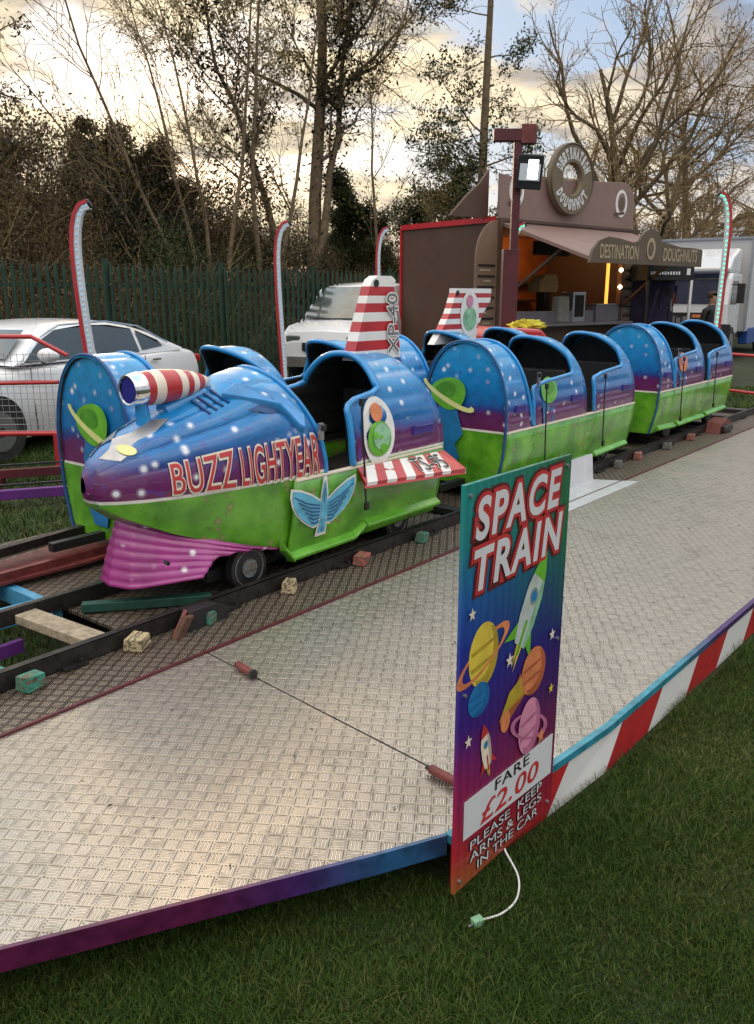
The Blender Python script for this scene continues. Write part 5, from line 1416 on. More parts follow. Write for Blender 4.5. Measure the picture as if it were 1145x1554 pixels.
# ================================================================== grass
def grass_mat():
    m = bpy.data.materials.new('grass_blade'); m.use_nodes = True; nt = m.node_tree; b = nt.nodes['Principled BSDF']
    g_ = N(nt, 'ShaderNodeNewGeometry'); t = N(nt, 'ShaderNodeTexCoord')
    f = math_(nt, 'ADD', math_(nt, 'MULTIPLY', g_.outputs['Random Per Island'], .6), math_(nt, 'MULTIPLY', N_noise(nt, t, 1.1, 4), .55), clamp=True)
    c = ramp(nt, f, [(.1, (.010, .026, .004)), (.4, (.026, .060, .009)), (.7, (.058, .105, .018)), (.88, (.13, .13, .045)), (1.0, (.26, .22, .11))])
    nt.links.new(c, b.inputs['Base Color']); b.inputs['Roughness'].default_value = .6; b.inputs['Specular IOR Level'].default_value = .15
    return m
M['grass'] = grass_mat()
def grass(name, region, n, hmin, hmax, wd, seed, keep=None):
    rnd = np.random.default_rng(seed); x0, x1, y0, y1 = region
    X = rnd.uniform(x0, x1, n); Y = rnd.uniform(y0, y1, n)
    S = TX * X + TY * Y; Q = TY * X - TX * Y
    edge = np.interp(S, [-1.2, .694, 1.53, 1.72, 1.955, 2.6, 4.8, 12], [-2.80, -1.69, -1.21, -1.11, -1.09, -1.02, -.97, -.97])
    deckm = (S > -1.2) & (S < 12) & (Q < edge) & (Q > -4.98)
    hole = (S < 1.95) & (Q < -3.12) & (Q > -4.98) & (S > -1.2)
    deckm &= ~((S < 1.72) & (Q > edge - .22))
    under = deckm & ~hole & (Q > edge - .10)         # a little grass reaching under the edge
    ok = ~deckm | hole
    if keep is not None: ok &= keep(X, Y)
    # camera frustum cull, generously
    ok &= (np.abs(X) < .62 * Y + .5)
    tuft = .5 * np.exp(-np.abs(Q - edge) / .06) * ((Q > edge) & (S > 1.7))
    X = X[ok]; Y = Y[ok]; n = len(X); tuft = tuft[ok]
    clump = np.array([mnoise.noise(Vector((a * 2.3, b_ * 2.3, 0))) for a, b_ in zip(X, Y)])
    h = rnd.uniform(hmin, hmax, n) * np.maximum(.5, 1 + 1.3 * clump + tuft) * np.where(rnd.random(n) < .03, 1.7, 1); a = rnd.uniform(0, 6.283, n)
    la = rnd.uniform(0, 6.283, n); ln = rnd.uniform(.15, 1.15, n) * h
    w_ = wd * rnd.uniform(.6, 1.3, n)
    dx, dy = np.cos(a) * w_, np.sin(a) * w_; lx, ly = np.cos(la) * ln, np.sin(la) * ln
    Z = np.zeros(n)
    b0 = np.stack([X - dx, Y - dy, Z], 1); b1 = np.stack([X + dx, Y + dy, Z], 1)
    m0 = np.stack([X + lx * .35 - dx * .8, Y + ly * .35 - dy * .8, h * .6], 1); m1 = np.stack([X + lx * .35 + dx * .8, Y + ly * .35 + dy * .8, h * .6], 1)
    tp = np.stack([X + lx, Y + ly, h * .9], 1); tp2 = tp + np.stack([dx, dy, Z], 1) * .12
    V = np.stack([b0, b1, m1, m0, tp2, tp], 1).reshape(-1, 3)
    i = np.arange(n) * 6
    F = np.concatenate([np.stack([i, i + 1, i + 2, i + 3], 1), np.stack([i + 3, i + 2, i + 4, i + 5], 1)], 0)
    o = fast_mesh(name, V, F, [M['grass']]); return tag(o, 'short damp green grass around the ride platform', 'grass', kind='stuff')
grass('grass', (-1.3, 3.2, 1.05, 3.6), 850000, .012, .038, .0012, 1)
grass('grass', (0, 4.6, 3.6, 7.5), 200000, .015, .045, .002, 4)
grass('grass', (-7.5, -.8, 3.2, 14), 150000, .02, .06, .004, 2)
grass('grass', (3.8, 9.0, 6.0, 16), 60000, .02, .06, .005, 3)
# leaf litter and bits on the deck
rnd = np.random.default_rng(9); n = 150
S = rnd.uniform(.2, 8, n); Q = rnd.uniform(-2.6, -1.2, n); V = []; F = []
for i in range(n):
    c_ = Vector(SQ(S[i], Q[i], ZD + .004)); a = rnd.uniform(0, 6.28); l = rnd.uniform(.003, .012); l2 = l * rnd.uniform(.12, .7)
    if Q[i] > interp(S[i], [0, .694, 1.53, 1.81], [-2.2, -1.8, -1.35, -1.15]): continue
    k = len(V); d = Vector((math.cos(a), math.sin(a), 0)); e = Vector((-d.y, d.x, 0))
    V += [tuple(c_ - d * l), tuple(c_ + e * l2 + Vector((0, 0, .003))), tuple(c_ + d * l + Vector((0, 0, .001))), tuple(c_ - e * l2)]
    F.append((k, k + 1, k + 2, k + 3))
M['litter'] = mat('dead_leaf', (.045, .032, .018), .8, nscale=9, namt=.4)
tag(fast_mesh('leaf_litter', V, F, [M['litter']]), 'tiny dark leaf scraps scattered over the tread plate', 'litter', kind='stuff')

# ================================================================== vehicles
M['carwhite'] = mat('white_car_paint', (.74, .75, .77), .25, coat=.8, nscale=2, namt=.03)
M['tyre'] = M['rubber']; M['alloy'] = mat('alloy_wheel', (.35, .35, .36), .3, metal=.8, nscale=6)
M['tail'] = mat('tail_lamp_red', (.35, .01, .01), .2, coat=.5, nscale=6)
M['glasspale'] = mat('pale_glass', (.10, .12, .11), .05, coat=1.0, nscale=2, namt=.6)  # mottled grey-green glass colour, paler than dark_glass; also on headlights
def wheel(parent, x, y, r, w_, side):
    mb = MB(); mb.tube([(x, y - w_ / 2, r), (x, y + w_ / 2, r)], r, 28, M['tyre']); wo_ = mb.build('wheel', parent, smooth=40)
    mb = MB(); mb.tube([(x, y + side * w_ * .5, r), (x, y + side * (w_ * .5 + .01), r)], r * .62, 24, M['alloy'])
    mb.tube([(x, y + side * (w_ * .5 + .01), r), (x, y + side * (w_ * .5 + .02), r)], r * .15, 12, M['black']); mb.build('rim', wo_, smooth=40)
def saloon():
    hd = math.atan2(-.93, -.37)
    t_ = thing('white_saloon_car', 'white four-door saloon car parked behind the mesh barrier at the left', 'car', (-4.25, 10.25, 0), hd)
    # local +x forward, length 4.9, profile lofted over half width
    L = 4.9
    X = [-2.45, -2.40, -2.2, -1.75, -1.2, -.6, 0, .5, .95, 1.4, 1.9, 2.25, 2.42, 2.48]
    top = [.70, .95, 1.00, 1.04, 1.02, 1.0, .99, .985, .97, .94, .87, .78, .68, .55]       # shoulder/belt & bonnet
    bot = [.42, .30, .24, .22, .20, .20, .20, .20, .20, .20, .22, .24, .28, .38]
    hw = [.72, .84, .89, .92, .93, .93, .93, .93, .93, .92, .90, .84, .72, .60]
    rows = []
    for x, t0, b0, h0 in zip(X, top, bot, hw):
        r_ = [(x, -h0 * .9, b0), (x, -h0, b0 + (t0 - b0) * .35), (x, -h0 * 1.0, b0 + (t0 - b0) * .65), (x, -h0 * .955, t0 - .05), (x, -h0 * .86, t0), (x, 0, t0 + .035)]
        rows.append(r_ + [(a, -b_, c_) for a, b_, c_ in reversed(r_[:-1])])
    mb = MB(); mb.grid(rows, M['carwhite']); mb.add(rows[0], [tuple(range(len(rows[0])))], M['carwhite']); mb.add(rows[-1], [tuple(range(len(rows[0])))], M['carwhite'])
    b_ = mb.build('body', t_, smooth=50); ss = b_.modifiers.new('s', 'SUBSURF'); ss.levels = ss.render_levels = 2
    # cabin: roof arc with glass sides
    xs = [-1.95, -1.55, -1.1, -.6, -.1, .35, .75, 1.15]
    zr = [1.03, 1.22, 1.36, 1.42, 1.43, 1.39, 1.24, .98]
    rows = []
    for x, z in zip(xs, zr):
        k = (z - .98) / .45; hb = .86; ht = .86 - .20 * k
        rows.append([(x, -hb, .98), (x, -(hb + ht) / 2 - .01, (.98 + z) / 2), (x, -ht, z - .03 * k), (x, -ht * .7, z + .01), (x, 0, z + .02), (x, ht * .7, z + .01), (x, ht, z - .03 * k), (x, (hb + ht) / 2 + .01, (.98 + z) / 2), (x, hb, .98)])
    mb = MB(); mb.grid(rows, M['carwhite']); c_ = mb.build('cabin', t_, smooth=60)
    ss = c_.modifiers.new('s', 'SUBSURF'); ss.levels = ss.render_levels = 2
    def rz_(x): return interp(x, xs, zr)
    def side_y(x, z):
        k = (rz_(x) - .98) / .45; ht = .86 - .20 * k; f = (z - .98) / max(.05, rz_(x) - .98); return .86 + (ht - .86) * min(1, f)
    for sg in (-1, 1):
        for poly in ([(1.0, 1.01), (.35, 1.01), (-.12, 1.01), (-.12, 1.37), (.35, 1.33), (.62, 1.23)], [(-.20, 1.01), (-1.0, 1.01), (-1.0, 1.30), (-.6, 1.36), (-.20, 1.37)], [(-1.07, 1.03), (-1.52, 1.06), (-1.45, 1.14), (-1.07, 1.28)]):
            vs, fs = subdiv([(a, b2, 0) for a, b2 in poly], [tuple(range(len(poly)))], .2)
            mb = MB(); mb.add([(a, sg * (side_y(a, b2) + .018), b2) for a, b2, _ in vs], fs, M['darkglass']); mb.build('window', t_, fixn=False, smooth=180)
        mb = MB(); mb.tube([(1.05, sg * .90, 1.0), (.65, sg * .80, 1.27), (.3, sg * .755, 1.385), (-.5, sg * .745, 1.405), (-1.1, sg * .775, 1.33), (-1.6, sg * .86, 1.10)], .012, 6, M['chrome'], False); mb.build('window_trim', t_, smooth=60)
        mb = MB(); mb.tube([(.78, sg * .93, 1.0), (.80, sg * 1.02, 1.06)], .03, 8, M['black']); mb.build('mirror_arm', t_)
        bm = bmesh.new(); bmesh.ops.create_uvsphere(bm, u_segments=16, v_segments=10, radius=1)
        for v in bm.verts: v.co = Vector((v.co.x * .10 + .82, v.co.y * .13 + sg * 1.05, v.co.z * .08 + 1.08))
        me = bpy.data.meshes.new('mirror'); bm.to_mesh(me); bm.free(); me.materials.append(M['carwhite']); me.polygons.foreach_set('use_smooth', [True] * len(me.polygons))
        o = bpy.data.objects.new('door_mirror', me); COL.objects.link(o); o.parent = t_
        for x in (-.35, -1.25): mb = MB(); mb.bar((x - .08, sg * .94, .90), (x + .10, sg * .94, .90), .02, .025, M['chrome']); mb.build('door_handle', t_)
        mb = MB()
        for x in (-.16, .95, -1.05): mb.bar((x, sg * .932, .28), (x, sg * .905, .96), .006, .008, M['black'])
        mb.build('door_gap', t_)
        for x in (1.50, -1.42):
            mb = MB(); mb.tube([(x, sg * .86, .34), (x, sg * .945, .34)], .37, 28, M['black']); mb.build('wheel_arch', t_, smooth=40)
            wheel(t_, x, sg * .86, .33, .2, sg)
        mb = MB(); mb.box((-2.36, sg * .70, .84), (.16, .26, .12), M['tail']); mb.build('tail_lamp', t_, bevel=.03)
    mb = MB(); vs = [(1.05, -.72, 1.02), (1.05, .72, 1.02), (.62, .60, 1.31), (.62, -.60, 1.31)]; mb.add([(a + .06, b2, c2 + .03) for a, b2, c2 in vs], [(0, 1, 2, 3)], M['darkglass']); mb.build('windscreen', t_, fixn=False)
saloon()

def van():
    t_ = thing('white_van', 'white panel van facing the camera between the lamp post and the kiosk', 'van', (-.78, 17.4, 0), R(-90 - 24))
    rows = []
    # stations along x (front +): (x, bottom, belt z, roof z, halfwidth low, halfwidth top)
    st_ = [(0.75, .35, .75, .80, .85, .84), (.70, .30, .95, 1.0, .93, .90), (.45, .28, 1.10, 1.14, .96, .90), (-.05, .28, 1.16, 1.22, .98, .90), (-.35, .28, 1.18, 1.55, .98, .84), (-.75, .28, 1.18, 1.90, .98, .80), (-1.2, .28, 1.2, 1.97, .98, .80), (-3.1, .28, 1.2, 1.98, .98, .80), (-3.2, .30, 1.2, 1.92, .96, .78)]
    for x, b0, bl, rf, hl, ht in st_:
        r_ = [(x, -hl * .95, b0), (x, -hl, b0 + .3), (x, -hl, bl), (x, -(hl + ht) / 2, (bl + rf) / 2), (x, -ht, rf - .04), (x, -ht * .8, rf), (x, 0, rf + .03)]
        rows.append(r_ + [(a, -b_, c_) for a, b_, c_ in reversed(r_[:-1])])
    mb = MB(); mb.grid(rows, M['carwhite']); mb.add(rows[0], [tuple(range(13))], M['carwhite']); mb.add(rows[-1], [tuple(range(13))], M['carwhite'])
    mb.build('body', t_, smooth=40, bevel=.02)
    mb = MB(); vs = [(-.00, -.80, 1.27), (-.00, .80, 1.27), (-.68, .70, 1.87), (-.68, -.70, 1.87)]
    P_ = []
    for i in range(6):
        u = i / 5; r_ = []
        for j in range(9):
            v = j / 8 * 2 - 1; x = -.02 + (-.72 + .02) * u - .07 * v * v; y = v * (.83 - .10 * u); z = 1.255 + .63 * u
            r_.append((x + .045, y, z + .015))
        P_.append(r_)
    mb.grid(P_, M['glasspale']); mb.build('windscreen', t_, smooth=180, fixn=False)
    for sg in (-1, 1):
        mb = MB(); mb.box((-.25, sg * 1.10, 1.38), (.09, .17, .26), M['black']); mb.build('door_mirror', t_, bevel=.03)
        mb = MB(); mb.box((.68, sg * .68, .84), (.12, .34, .2), M['glasspale']); mb.build('headlight', t_, bevel=.03)
        for x in (.05, -2.4): wheel(t_, x, sg * .86, .34, .22, sg)
    mb = MB(); mb.tube([(.02, -.6, 1.25), (-.12, -.05, 1.36)], .012, 5, M['black']); mb.tube([(.02, .1, 1.25), (-.12, .6, 1.36)], .012, 5, M['black']); mb.build('wiper', t_)
    mb = MB(); mb.box((.77, 0, .72), (.04, .9, .16), M['black']); mb.box((.74, 0, .42), (.1, 1.6, .2), M['greyblock']); mb.build('grille', t_)
van()
def lorry():
    t_ = thing('box_lorry', 'white box lorry with blue lower panels parked at the far right', 'lorry', (8.55, 23.2, 0), R(-90 - 34))
    M['lblue'] = mat('lorry_blue', (.02, .07, .28), .35, nscale=3, namt=.15); M['lorrygrey'] = mat('box_body_white', (.50, .51, .53), .5, nscale=1.2, namt=.07)
    mb = MB(); mb.box((-4.2, 0, 2.0), (6.2, 2.5, 2.5), M['lorrygrey'])
    mb.build('cargo_box', t_, bevel=.03)
    mb = MB()
    for x in (-1.1, -7.3):
        for y in (-1.26, 1.26):
            mb = MB(); mb.bar((x + (.02 if x > -2 else -.02), y, .8), (x + (.02 if x > -2 else -.02), y, 3.25), .06, .06, M['steel']); mb.build('corner_trim', t_)
    mb = MB()
    mb.bar((-1.08, -1.26, 3.25), (-1.08, 1.26, 3.25), .06, .06, M['steel']); mb.build('box_trim', t_)
    mb = MB(); mb.prism([(-.85, .7), (.62, .7), (.66, 1.5), (.50, 2.15), (.35, 2.3), (-.85, 2.3)], -1.12, 1.12, M['carwhite'], 'y'); mb.build('cab', t_, bevel=.06)
    mb = MB(); mb.prism([(-.85, 2.305), (.40, 2.305), (.45, 2.42), (.1, 2.72), (-.6, 2.95), (-.85, 2.95)], -1.05, 1.05, M['carwhite'], 'y'); mb.build('wind_deflector', t_, bevel=.08)
    M['bluewind'] = mat('blue_tinted_windscreen', (.010, .014, .04), .35, spec=.25, nscale=2, namt=.4)
    mb = MB(); vs = [(.675, -1.0, 1.52), (.675, 1.0, 1.52), (.52, .98, 2.14), (.52, -.98, 2.14)]; mb.add([(a + .012, b_, c_) for a, b_, c_ in vs], [(0, 1, 2, 3)], M['bluewind']); mb.build('windscreen', t_, fixn=False)
    mb = MB(); mb.box((.45, 0, 2.24), (.35, 2.0, .08), M['bluewind']); mb.build('sun_visor', t_)
    for sg in (-1, 1):
        mb = MB(); mb.prism([(.40, 1.5), (-.35, 1.5), (-.35, 2.1), (.25, 2.1)], sg * 1.125, sg * 1.132, M['darkglass'], 'y'); mb.build('side_window', t_)
        mb = MB(); mb.box((.52, sg * 1.38, 1.78), (.12, .18, .50), M['black']); mb.bar((.4, sg * 1.1, 2.0), (.5, sg * 1.38, 2.0), .03, .03, M['black']); mb.build('door_mirror', t_, bevel=.03)
        mb = MB(); mb.box((.62, sg * .8, .62), (.1, .4, .2), M['glasspale']); mb.build('headlight', t_, bevel=.03)
        mb = MB(); mb.box((-2.2, sg * 1.15, .62), (1.3, .25, .45), M['lblue']); mb.build('side_locker', t_, bevel=.03)
        for x in (.0, -5.2): wheel(t_, x, sg * 1.0, .46, .28, sg)
    mb = MB(); mb.box((.60, 0, .55), (.16, 2.2, .42), M['lblue']); mb.build('bumper', t_, bevel=.04)
    mb = MB(); mb.box((.675, .1, 1.15), (.02, 1.5, .28), M['black']); mb.box((.69, .5, 1.2), (.01, .5, .08), M['orange']); mb.build('grille', t_)
    mb = MB(); mb.box((-4.2, 0, .68), (6.2, 1.0, .2), M['black']); mb.build('chassis', t_)
lorry()

# ================================================================== doughnut kiosk
M['kbrown'] = mat('kiosk_brown', (.115, .058, .036), .55, nscale=2.2, namt=.12)
M['kside'] = mat('kiosk_side_panel', (.085, .045, .03), .55, nscale=1.5, namt=.12)
M['kmauve'] = mat('kiosk_fascia_mauve', (.23, .145, .125), .5, nscale=2.5, namt=.08)
M['kdark'] = mat('kiosk_interior_dark', (.02, .012, .009), .7, nscale=4, namt=.4)
M['korange'] = mat('kiosk_interior_orange', (.26, .075, .018), .6, nscale=2, namt=.3)
M['kcream'] = mat('kiosk_cream_letters', (.40, .32, .20), .5, nscale=6)
M['kgold'] = mat('kiosk_gold_board', (.105, .075, .045), .5, nscale=3, namt=.15)
M['kgrey'] = mat('counter_grey', (.22, .20, .22), .4, nscale=4)
FX = Vector((.77, .64)).normalized()
kz = math.atan2(FX.y, FX.x)
ki = thing('doughnut_kiosk', 'brown doughnut kiosk trailer with a lifted awning and a round ring-shaped sign', 'kiosk', (2.2, 16, 0), kz)
# local x along the front (to the right), local y = backwards, front face at y=0
KL, KD, KH = 4.42, 2.4, 3.05
mb = MB()
mb.box((-.03, KD / 2, KH / 2 + .15), (.06, KD + .3, KH - .3), M['kside']); mb.build('side_wall', ki)
mb = MB(); mb.box((KL + .03, KD / 2, KH / 2 + .15), (.06, KD, KH - .3), M['kside']); mb.build('side_wall', ki)
mb = MB(); mb.box((KL / 2, KD, KH / 2 + .15), (KL, .06, KH - .3), M['korange']); mb.build('back_wall', ki)
mb = MB(); mb.box((KL / 2, KD / 2, KH), (KL + .1, KD + .2, .08), M['kside']); mb.build('roof', ki)
mb = MB(); mb.bar((-.07, -.02, KH + .02), (-.07, KD + .16, KH + .02), .05, .10, M['red']); mb.bar((-.07, KD + .16, .3), (-.07, KD + .16, KH), .05, .06, M['red']); mb.build('edge_trim', ki)
mb = MB(); mb.box((KL / 2, KD / 2, .35), (KL, KD, .1), M['kdark']); mb.build('floor', ki)
mb = MB(); mb.box((KL / 2, -.0, .75), (KL, .06, .75), M['kbrown']); mb.build('front_wall', ki)
mb = MB(); mb.box((2.2, -.15, 1.16), (3.6, .5, .06), M['kgrey']); mb.box((2.2, -.03, 1.30), (3.6, .04, .24), M['kgrey']); mb.build('counter', ki, bevel=.01)
# fascia with scalloped ends
fp = [(-.02, 3.07), (4.22, 3.07), (4.22, 3.60), (4.16, 3.80), (4.02, 3.94), (3.8, 4.0), (3.4, 3.98), (2.5, 3.93), (.7, 3.85), (.2, 3.83), (-.02, 3.86)]
mb = MB(); mb.prism(fp, -.08, -.02, M['kmauve'], 'y'); fa = mb.build('fascia', ki, bevel=.01)
mb = MB(); mb.prism([(-1.0 + .98 * 0, 3.1), (-.02, 3.1), (-.02, 3.95), (-.25, 3.7), (-.6, 3.45)], .2, .26, M['kside'], 'y'); mb.build('rear_fascia', ki)
mb = MB(); mb.bar((-.02, -.1, 3.07), (4.22, -.1, 3.07), .04, .05, M['kside']); mb.build('fascia_trim', ki)
# wing panels with menu strips
def wingpanel(x0, x1, arch):
    if arch: poly = [(x0, .4), (x1, .4), (x1, 3.05)] + [(x1 - (x1 - x0) * math.sin(a), 2.35 + .70 * math.cos(a)) for a in np.linspace(.15, math.pi / 2, 9)]
    else: poly = [(x0, .4), (x1, .4), (x1, 2.95), (x0, 2.95)]
    mb = MB(); mb.prism(poly, -.10, -.06, M['kbrown2'], 'y'); w_ = mb.build('menu_panel', ki)
    rr_ = random.Random(int(x0 * 10) + 5)
    mb = MB()
    for k in range(9):
        z = 2.25 - k * .19; mb.box(((x0 + x1) / 2, -.103, z), ((x1 - x0) * .8, .008, .045), M['kdark'])
        mb.box(((x0 + x1) / 2 + rr_.uniform(-.05, .05), -.104, z - .085), ((x1 - x0) * rr_.uniform(.25, .5), .008, .03), M['kcream'])
    mb.build('menu_strips', w_)
M['kbrown2'] = mat('kiosk_light_brown', (.20, .125, .085), .55, nscale=2.2, namt=.12)
wingpanel(-.62, -.06, True) ; wingpanel(3.98, 4.42, False)
mb = MB(); mb.box((.0, -.06, 1.7), (.12, .1, 2.7), M['kbrown']); mb.build('door_post', ki)
mb = MB(); mb.box((3.93, -.06, 1.7), (.10, .1, 2.7), M['kbrown']); mb.build('door_post', ki)
# awning
def aw(u, P_, off=0): return (u, -P_, 3.05 - .325 * P_ + off)
mb = MB(); vs = [aw(.05, .1), aw(4.15, .1), aw(3.42, 2.15), aw(-.08, 2.15)]; lo_ = [(x, y, z - .06) for x, y, z in vs]
mb.add(vs + lo_, [(3, 2, 1, 0), (4, 5, 6, 7), (0, 1, 5, 4), (1, 2, 6, 5), (2, 3, 7, 6), (3, 0, 4, 7)], M['kmauve']); awn = mb.build('awning', ki)
mb = MB(); zt = aw(0, 2.2)[2]
sc = [(.0, zt - .12), (4.6, zt - .12), (4.6, zt + .30), (4.2, zt + .33), (3.6, zt + .33), (3.0, zt + .40)] + [(2.3 + .48 * math.cos(a), zt + .28 + .42 * math.sin(a)) for a in np.linspace(.35, math.pi - .35, 9)] + [(1.6, zt + .36), (1.1, zt + .43), (.65, zt + .46), (.3, zt + .36), (.1, zt + .16)]
mb.prism([(x * .76 - .16, zt - .09 + (z - zt + .12) * .74) for x, z in sc], -2.24, -2.19, M['kgold'], 'y'); sg_ = mb.build('awning_sign', ki)
for s_, xa_, wd in (('DESTINATION', .35, 1.45), ('DOUGHNUTS', 2.85, 1.5)):
    mb = MB(); lettering(mb, s_, wd, .26, lambda x, y, z, xa_=xa_: ((xa_ + x) * .76 - .16, -2.245, zt - .01 + y * .85), M['kcream'], offset=.015); mb.build('lettering', sg_, fixn=False)
mb = MB(); mb.prism(ring_poly(1.59, zt + .18, .13, .19, 26), -2.242, -2.25, M['kcream'], 'y'); mb.prism(ring_poly(1.58, zt + .18, .08, .12, 20), -2.251, -2.256, M['kgold'], 'y'); mb.build('logo', sg_)
mb = MB(); mb.bar((.25, -.08, 1.7), (.35, -1.3, 2.55), .05, .05, M['kside']); mb.build('strut', ki)
mb = MB(); mb.bar((3.95, -.12, 1.5), (3.7, -1.5, 2.5), .05, .05, M['kside']); mb.build('strut', ki)
# round doughnut sign
def ringsign():
    cx, cz, y0 = 1.90, 3.90, -.16; ro, ri = .66, .28
    mb = MB(); n = 48
    P_ = []
    for (r_, y) in ((ri, y0), (ri + .03, y0 - .05), (ro - .04, y0 - .05), (ro, y0), (ro, y0 + .06), (ri, y0 + .06), (ri, y0)):
        P_.append([(cx + r_ * math.cos(2 * math.pi * k / n), y, cz + r_ * math.sin(2 * math.pi * k / n)) for k in range(n)])
    mb.grid(P_, M['kring'], True); rs = mb.build('ring_sign', ki, smooth=30)
    mb = MB()
    mb.tube([(cx + (ro - .02) * math.cos(a), y0 - .05, cz + (ro - .02) * math.sin(a)) for a in np.linspace(0, 6.283, 49)], .018, 6, M['kgold'], False); mb.build('ring_trim', rs)
    def arc(s_, r_, a0, a1, h_, inward):
        for (m_, gr, off) in ((M['white'], .07, .057), (M['kletter'], -.03, .061)):
            mb = MB(); n_ = len(s_)
            for i, ch in enumerate(s_):
                a = a0 + (a1 - a0) * (i + .5) / n_
                vs, fs = fit_text(ch, .62 * abs(a1 - a0) * r_ / n_ * (.35 if ch == 'I' else 1), h_, offset=gr)
                w2 = .31 * abs(a1 - a0) * r_ / n_ * (.35 if ch == 'I' else 1)
                rot = a - math.pi / 2 if inward else a + math.pi / 2
                c2, s2 = math.cos(rot), math.sin(rot)
                mb.add([(cx + r_ * math.cos(a) + (x - w2) * c2 - (y - h_ / 2) * s2, y0 - off, cz + r_ * math.sin(a) + (x - w2) * s2 + (y - h_ / 2) * c2) for x, y, z in vs], fs, m_)
            mb.build('lettering', rs, fixn=False)
    arc('DESTINATION', .465, R(162), R(18), .17, True); arc('DOUGHNUT', .465, R(206), R(334), .17, False)
M['kring'] = mat('ring_sign_olive', (.15, .115, .07), .5, nscale=4); M['kletter'] = mat('ring_letter_lilac', (.20, .20, .30), .5, nscale=4)
ringsign()
for x in (.42, 3.72):
    mb = MB(); mb.prism(ring_poly(x, 3.58, .20, .27, 28), -.082, -.095, M['white'], 'y'); mb.prism(ring_poly(x, 3.60, .135, .19, 24), -.096, -.10, M['kmauve'], 'y'); mb.prism(ring_poly(x, 3.58, .09, .13, 24), -.101, -.105, M['kgold'], 'y'); mb.bar((x - .22, -.107, 3.36), (x + .1, -.107, 3.40), .006, .05, M['kside']); mb.build('fascia_logo', fa)
# lights inside
M['neon'] = mat('orange_strip_light', (.9, .4, .05), .4, emit=(1, .30, .04), es=1.6); M['bulbk'] = mat('warm_bulb', (1, .8, .5), .3, emit=(1, .75, .4), es=6)
mb = MB(); mb.box((3.68, .1, 2.05), (.06, .04, 1.35), M['neon']); mb.build('strip_light', ki)
for z in (2.62, 2.25, 1.9):
    mb = MB(); bm = bmesh.new(); bmesh.ops.create_icosphere(bm, subdivisions=2, radius=.045); bm.to_mesh(me := bpy.data.meshes.new('bulb')); bm.free(); me.materials.append(M['bulbk'])
    o = bpy.data.objects.new('bulb', me); COL.objects.link(o); o.parent = ki; o.location = (3.84, -.12, z)
pl = bpy.data.lights.new('kiosk_lamp', 'POINT'); pl.energy = 20; pl.color = (1, .55, .22); pl.shadow_soft_size = .25
po = bpy.data.objects.new('kiosk_lamp', pl); COL.objects.link(po); po.parent = ki; po.location = (2.9, 1.4, 2.6)
mb = MB(); mb.box((1.75, .1, 2.62), (1.05, .08, .26), M['kdark']); mb.build('menu_screen', ki)
mb = MB(); mb.box((.65, 1.2, 1.9), (.9, .08, 2.4), M['kbrown']); mb.box((2.0, 2.2, 1.9), (.06, .3, 2.4), M['kdark']); mb.box((3.2, 2.3, 2.0), (1.2, .3, .06), M['kdark']); mb.box((3.2, 2.3, 1.6), (1.2, .3, .06), M['kdark']); mb.build('partition', ki)
def kthing(nm, lab, cat, x, y, build):
    v = Vector((2.2, 16)) + FX * x + Vector((-FX.y, FX.x)) * y
    t_ = thing(nm, lab, cat, (v.x, v.y, 1.19), kz); build(t_); return t_
M['card'] = mat('cardboard', (.38, .24, .10), .7, nscale=6); M['paperbag'] = mat('white_crumpled_sack', (.42, .38, .32), .7, nscale=8, namt=.2, bump=.5)
def b1(t_):
    mb = MB(); mb.box((0, 0, .30), (.42, .3, .60), M['steel']); mb.build('cabinet', t_, bevel=.01)
    mb = MB(); mb.box((0, -.152, .32), (.30, .006, .44), M['kdark']); mb.build('glass_door', t_)
kthing('warming_cabinet', 'steel warming cabinet with a dark glass door on the kiosk counter', 'cabinet', 2.55, .1, b1)
def b2(t_):
    mb = MB(); mb.box((0, 0, .26), (.36, .22, .52), M['paperbag'], taper=.9); mb.build('sack', t_, bevel=.03)
kthing('flour_sack', 'pale paper sack standing on the kiosk counter left of the warming cabinet', 'sack', 2.0, .0, b2)
def b3(t_):
    mb = MB(); mb.prism([(-.3, .6), (.25, .6), (.3, .72), (.22, .95), (-.1, .95), (-.32, .8)], -.15, .15, M['card'], 'y'); mb.build('box', t_)
    mb = MB(); mb.box((0, 0, .3), (.2, .2, .6), M['kdark']); mb.build('stand', t_)
kthing('doughnut_fryer_hood', 'yellow hood of the doughnut fryer above the paper sack', 'fryer', 2.05, .5, b3)
def b4(t_):
    mb = MB(); mb.box((0, 0, .17), (.85, .4, .34), M['kgrey']); mb.build('box', t_, bevel=.01); mb = MB(); mb.box((0, 0, .352), (.87, .42, .02), M['steel']); mb.build('lid', t_)
kthing('counter_chest', 'grey chest on the right end of the kiosk counter', 'chest', 3.5, .1, b4)

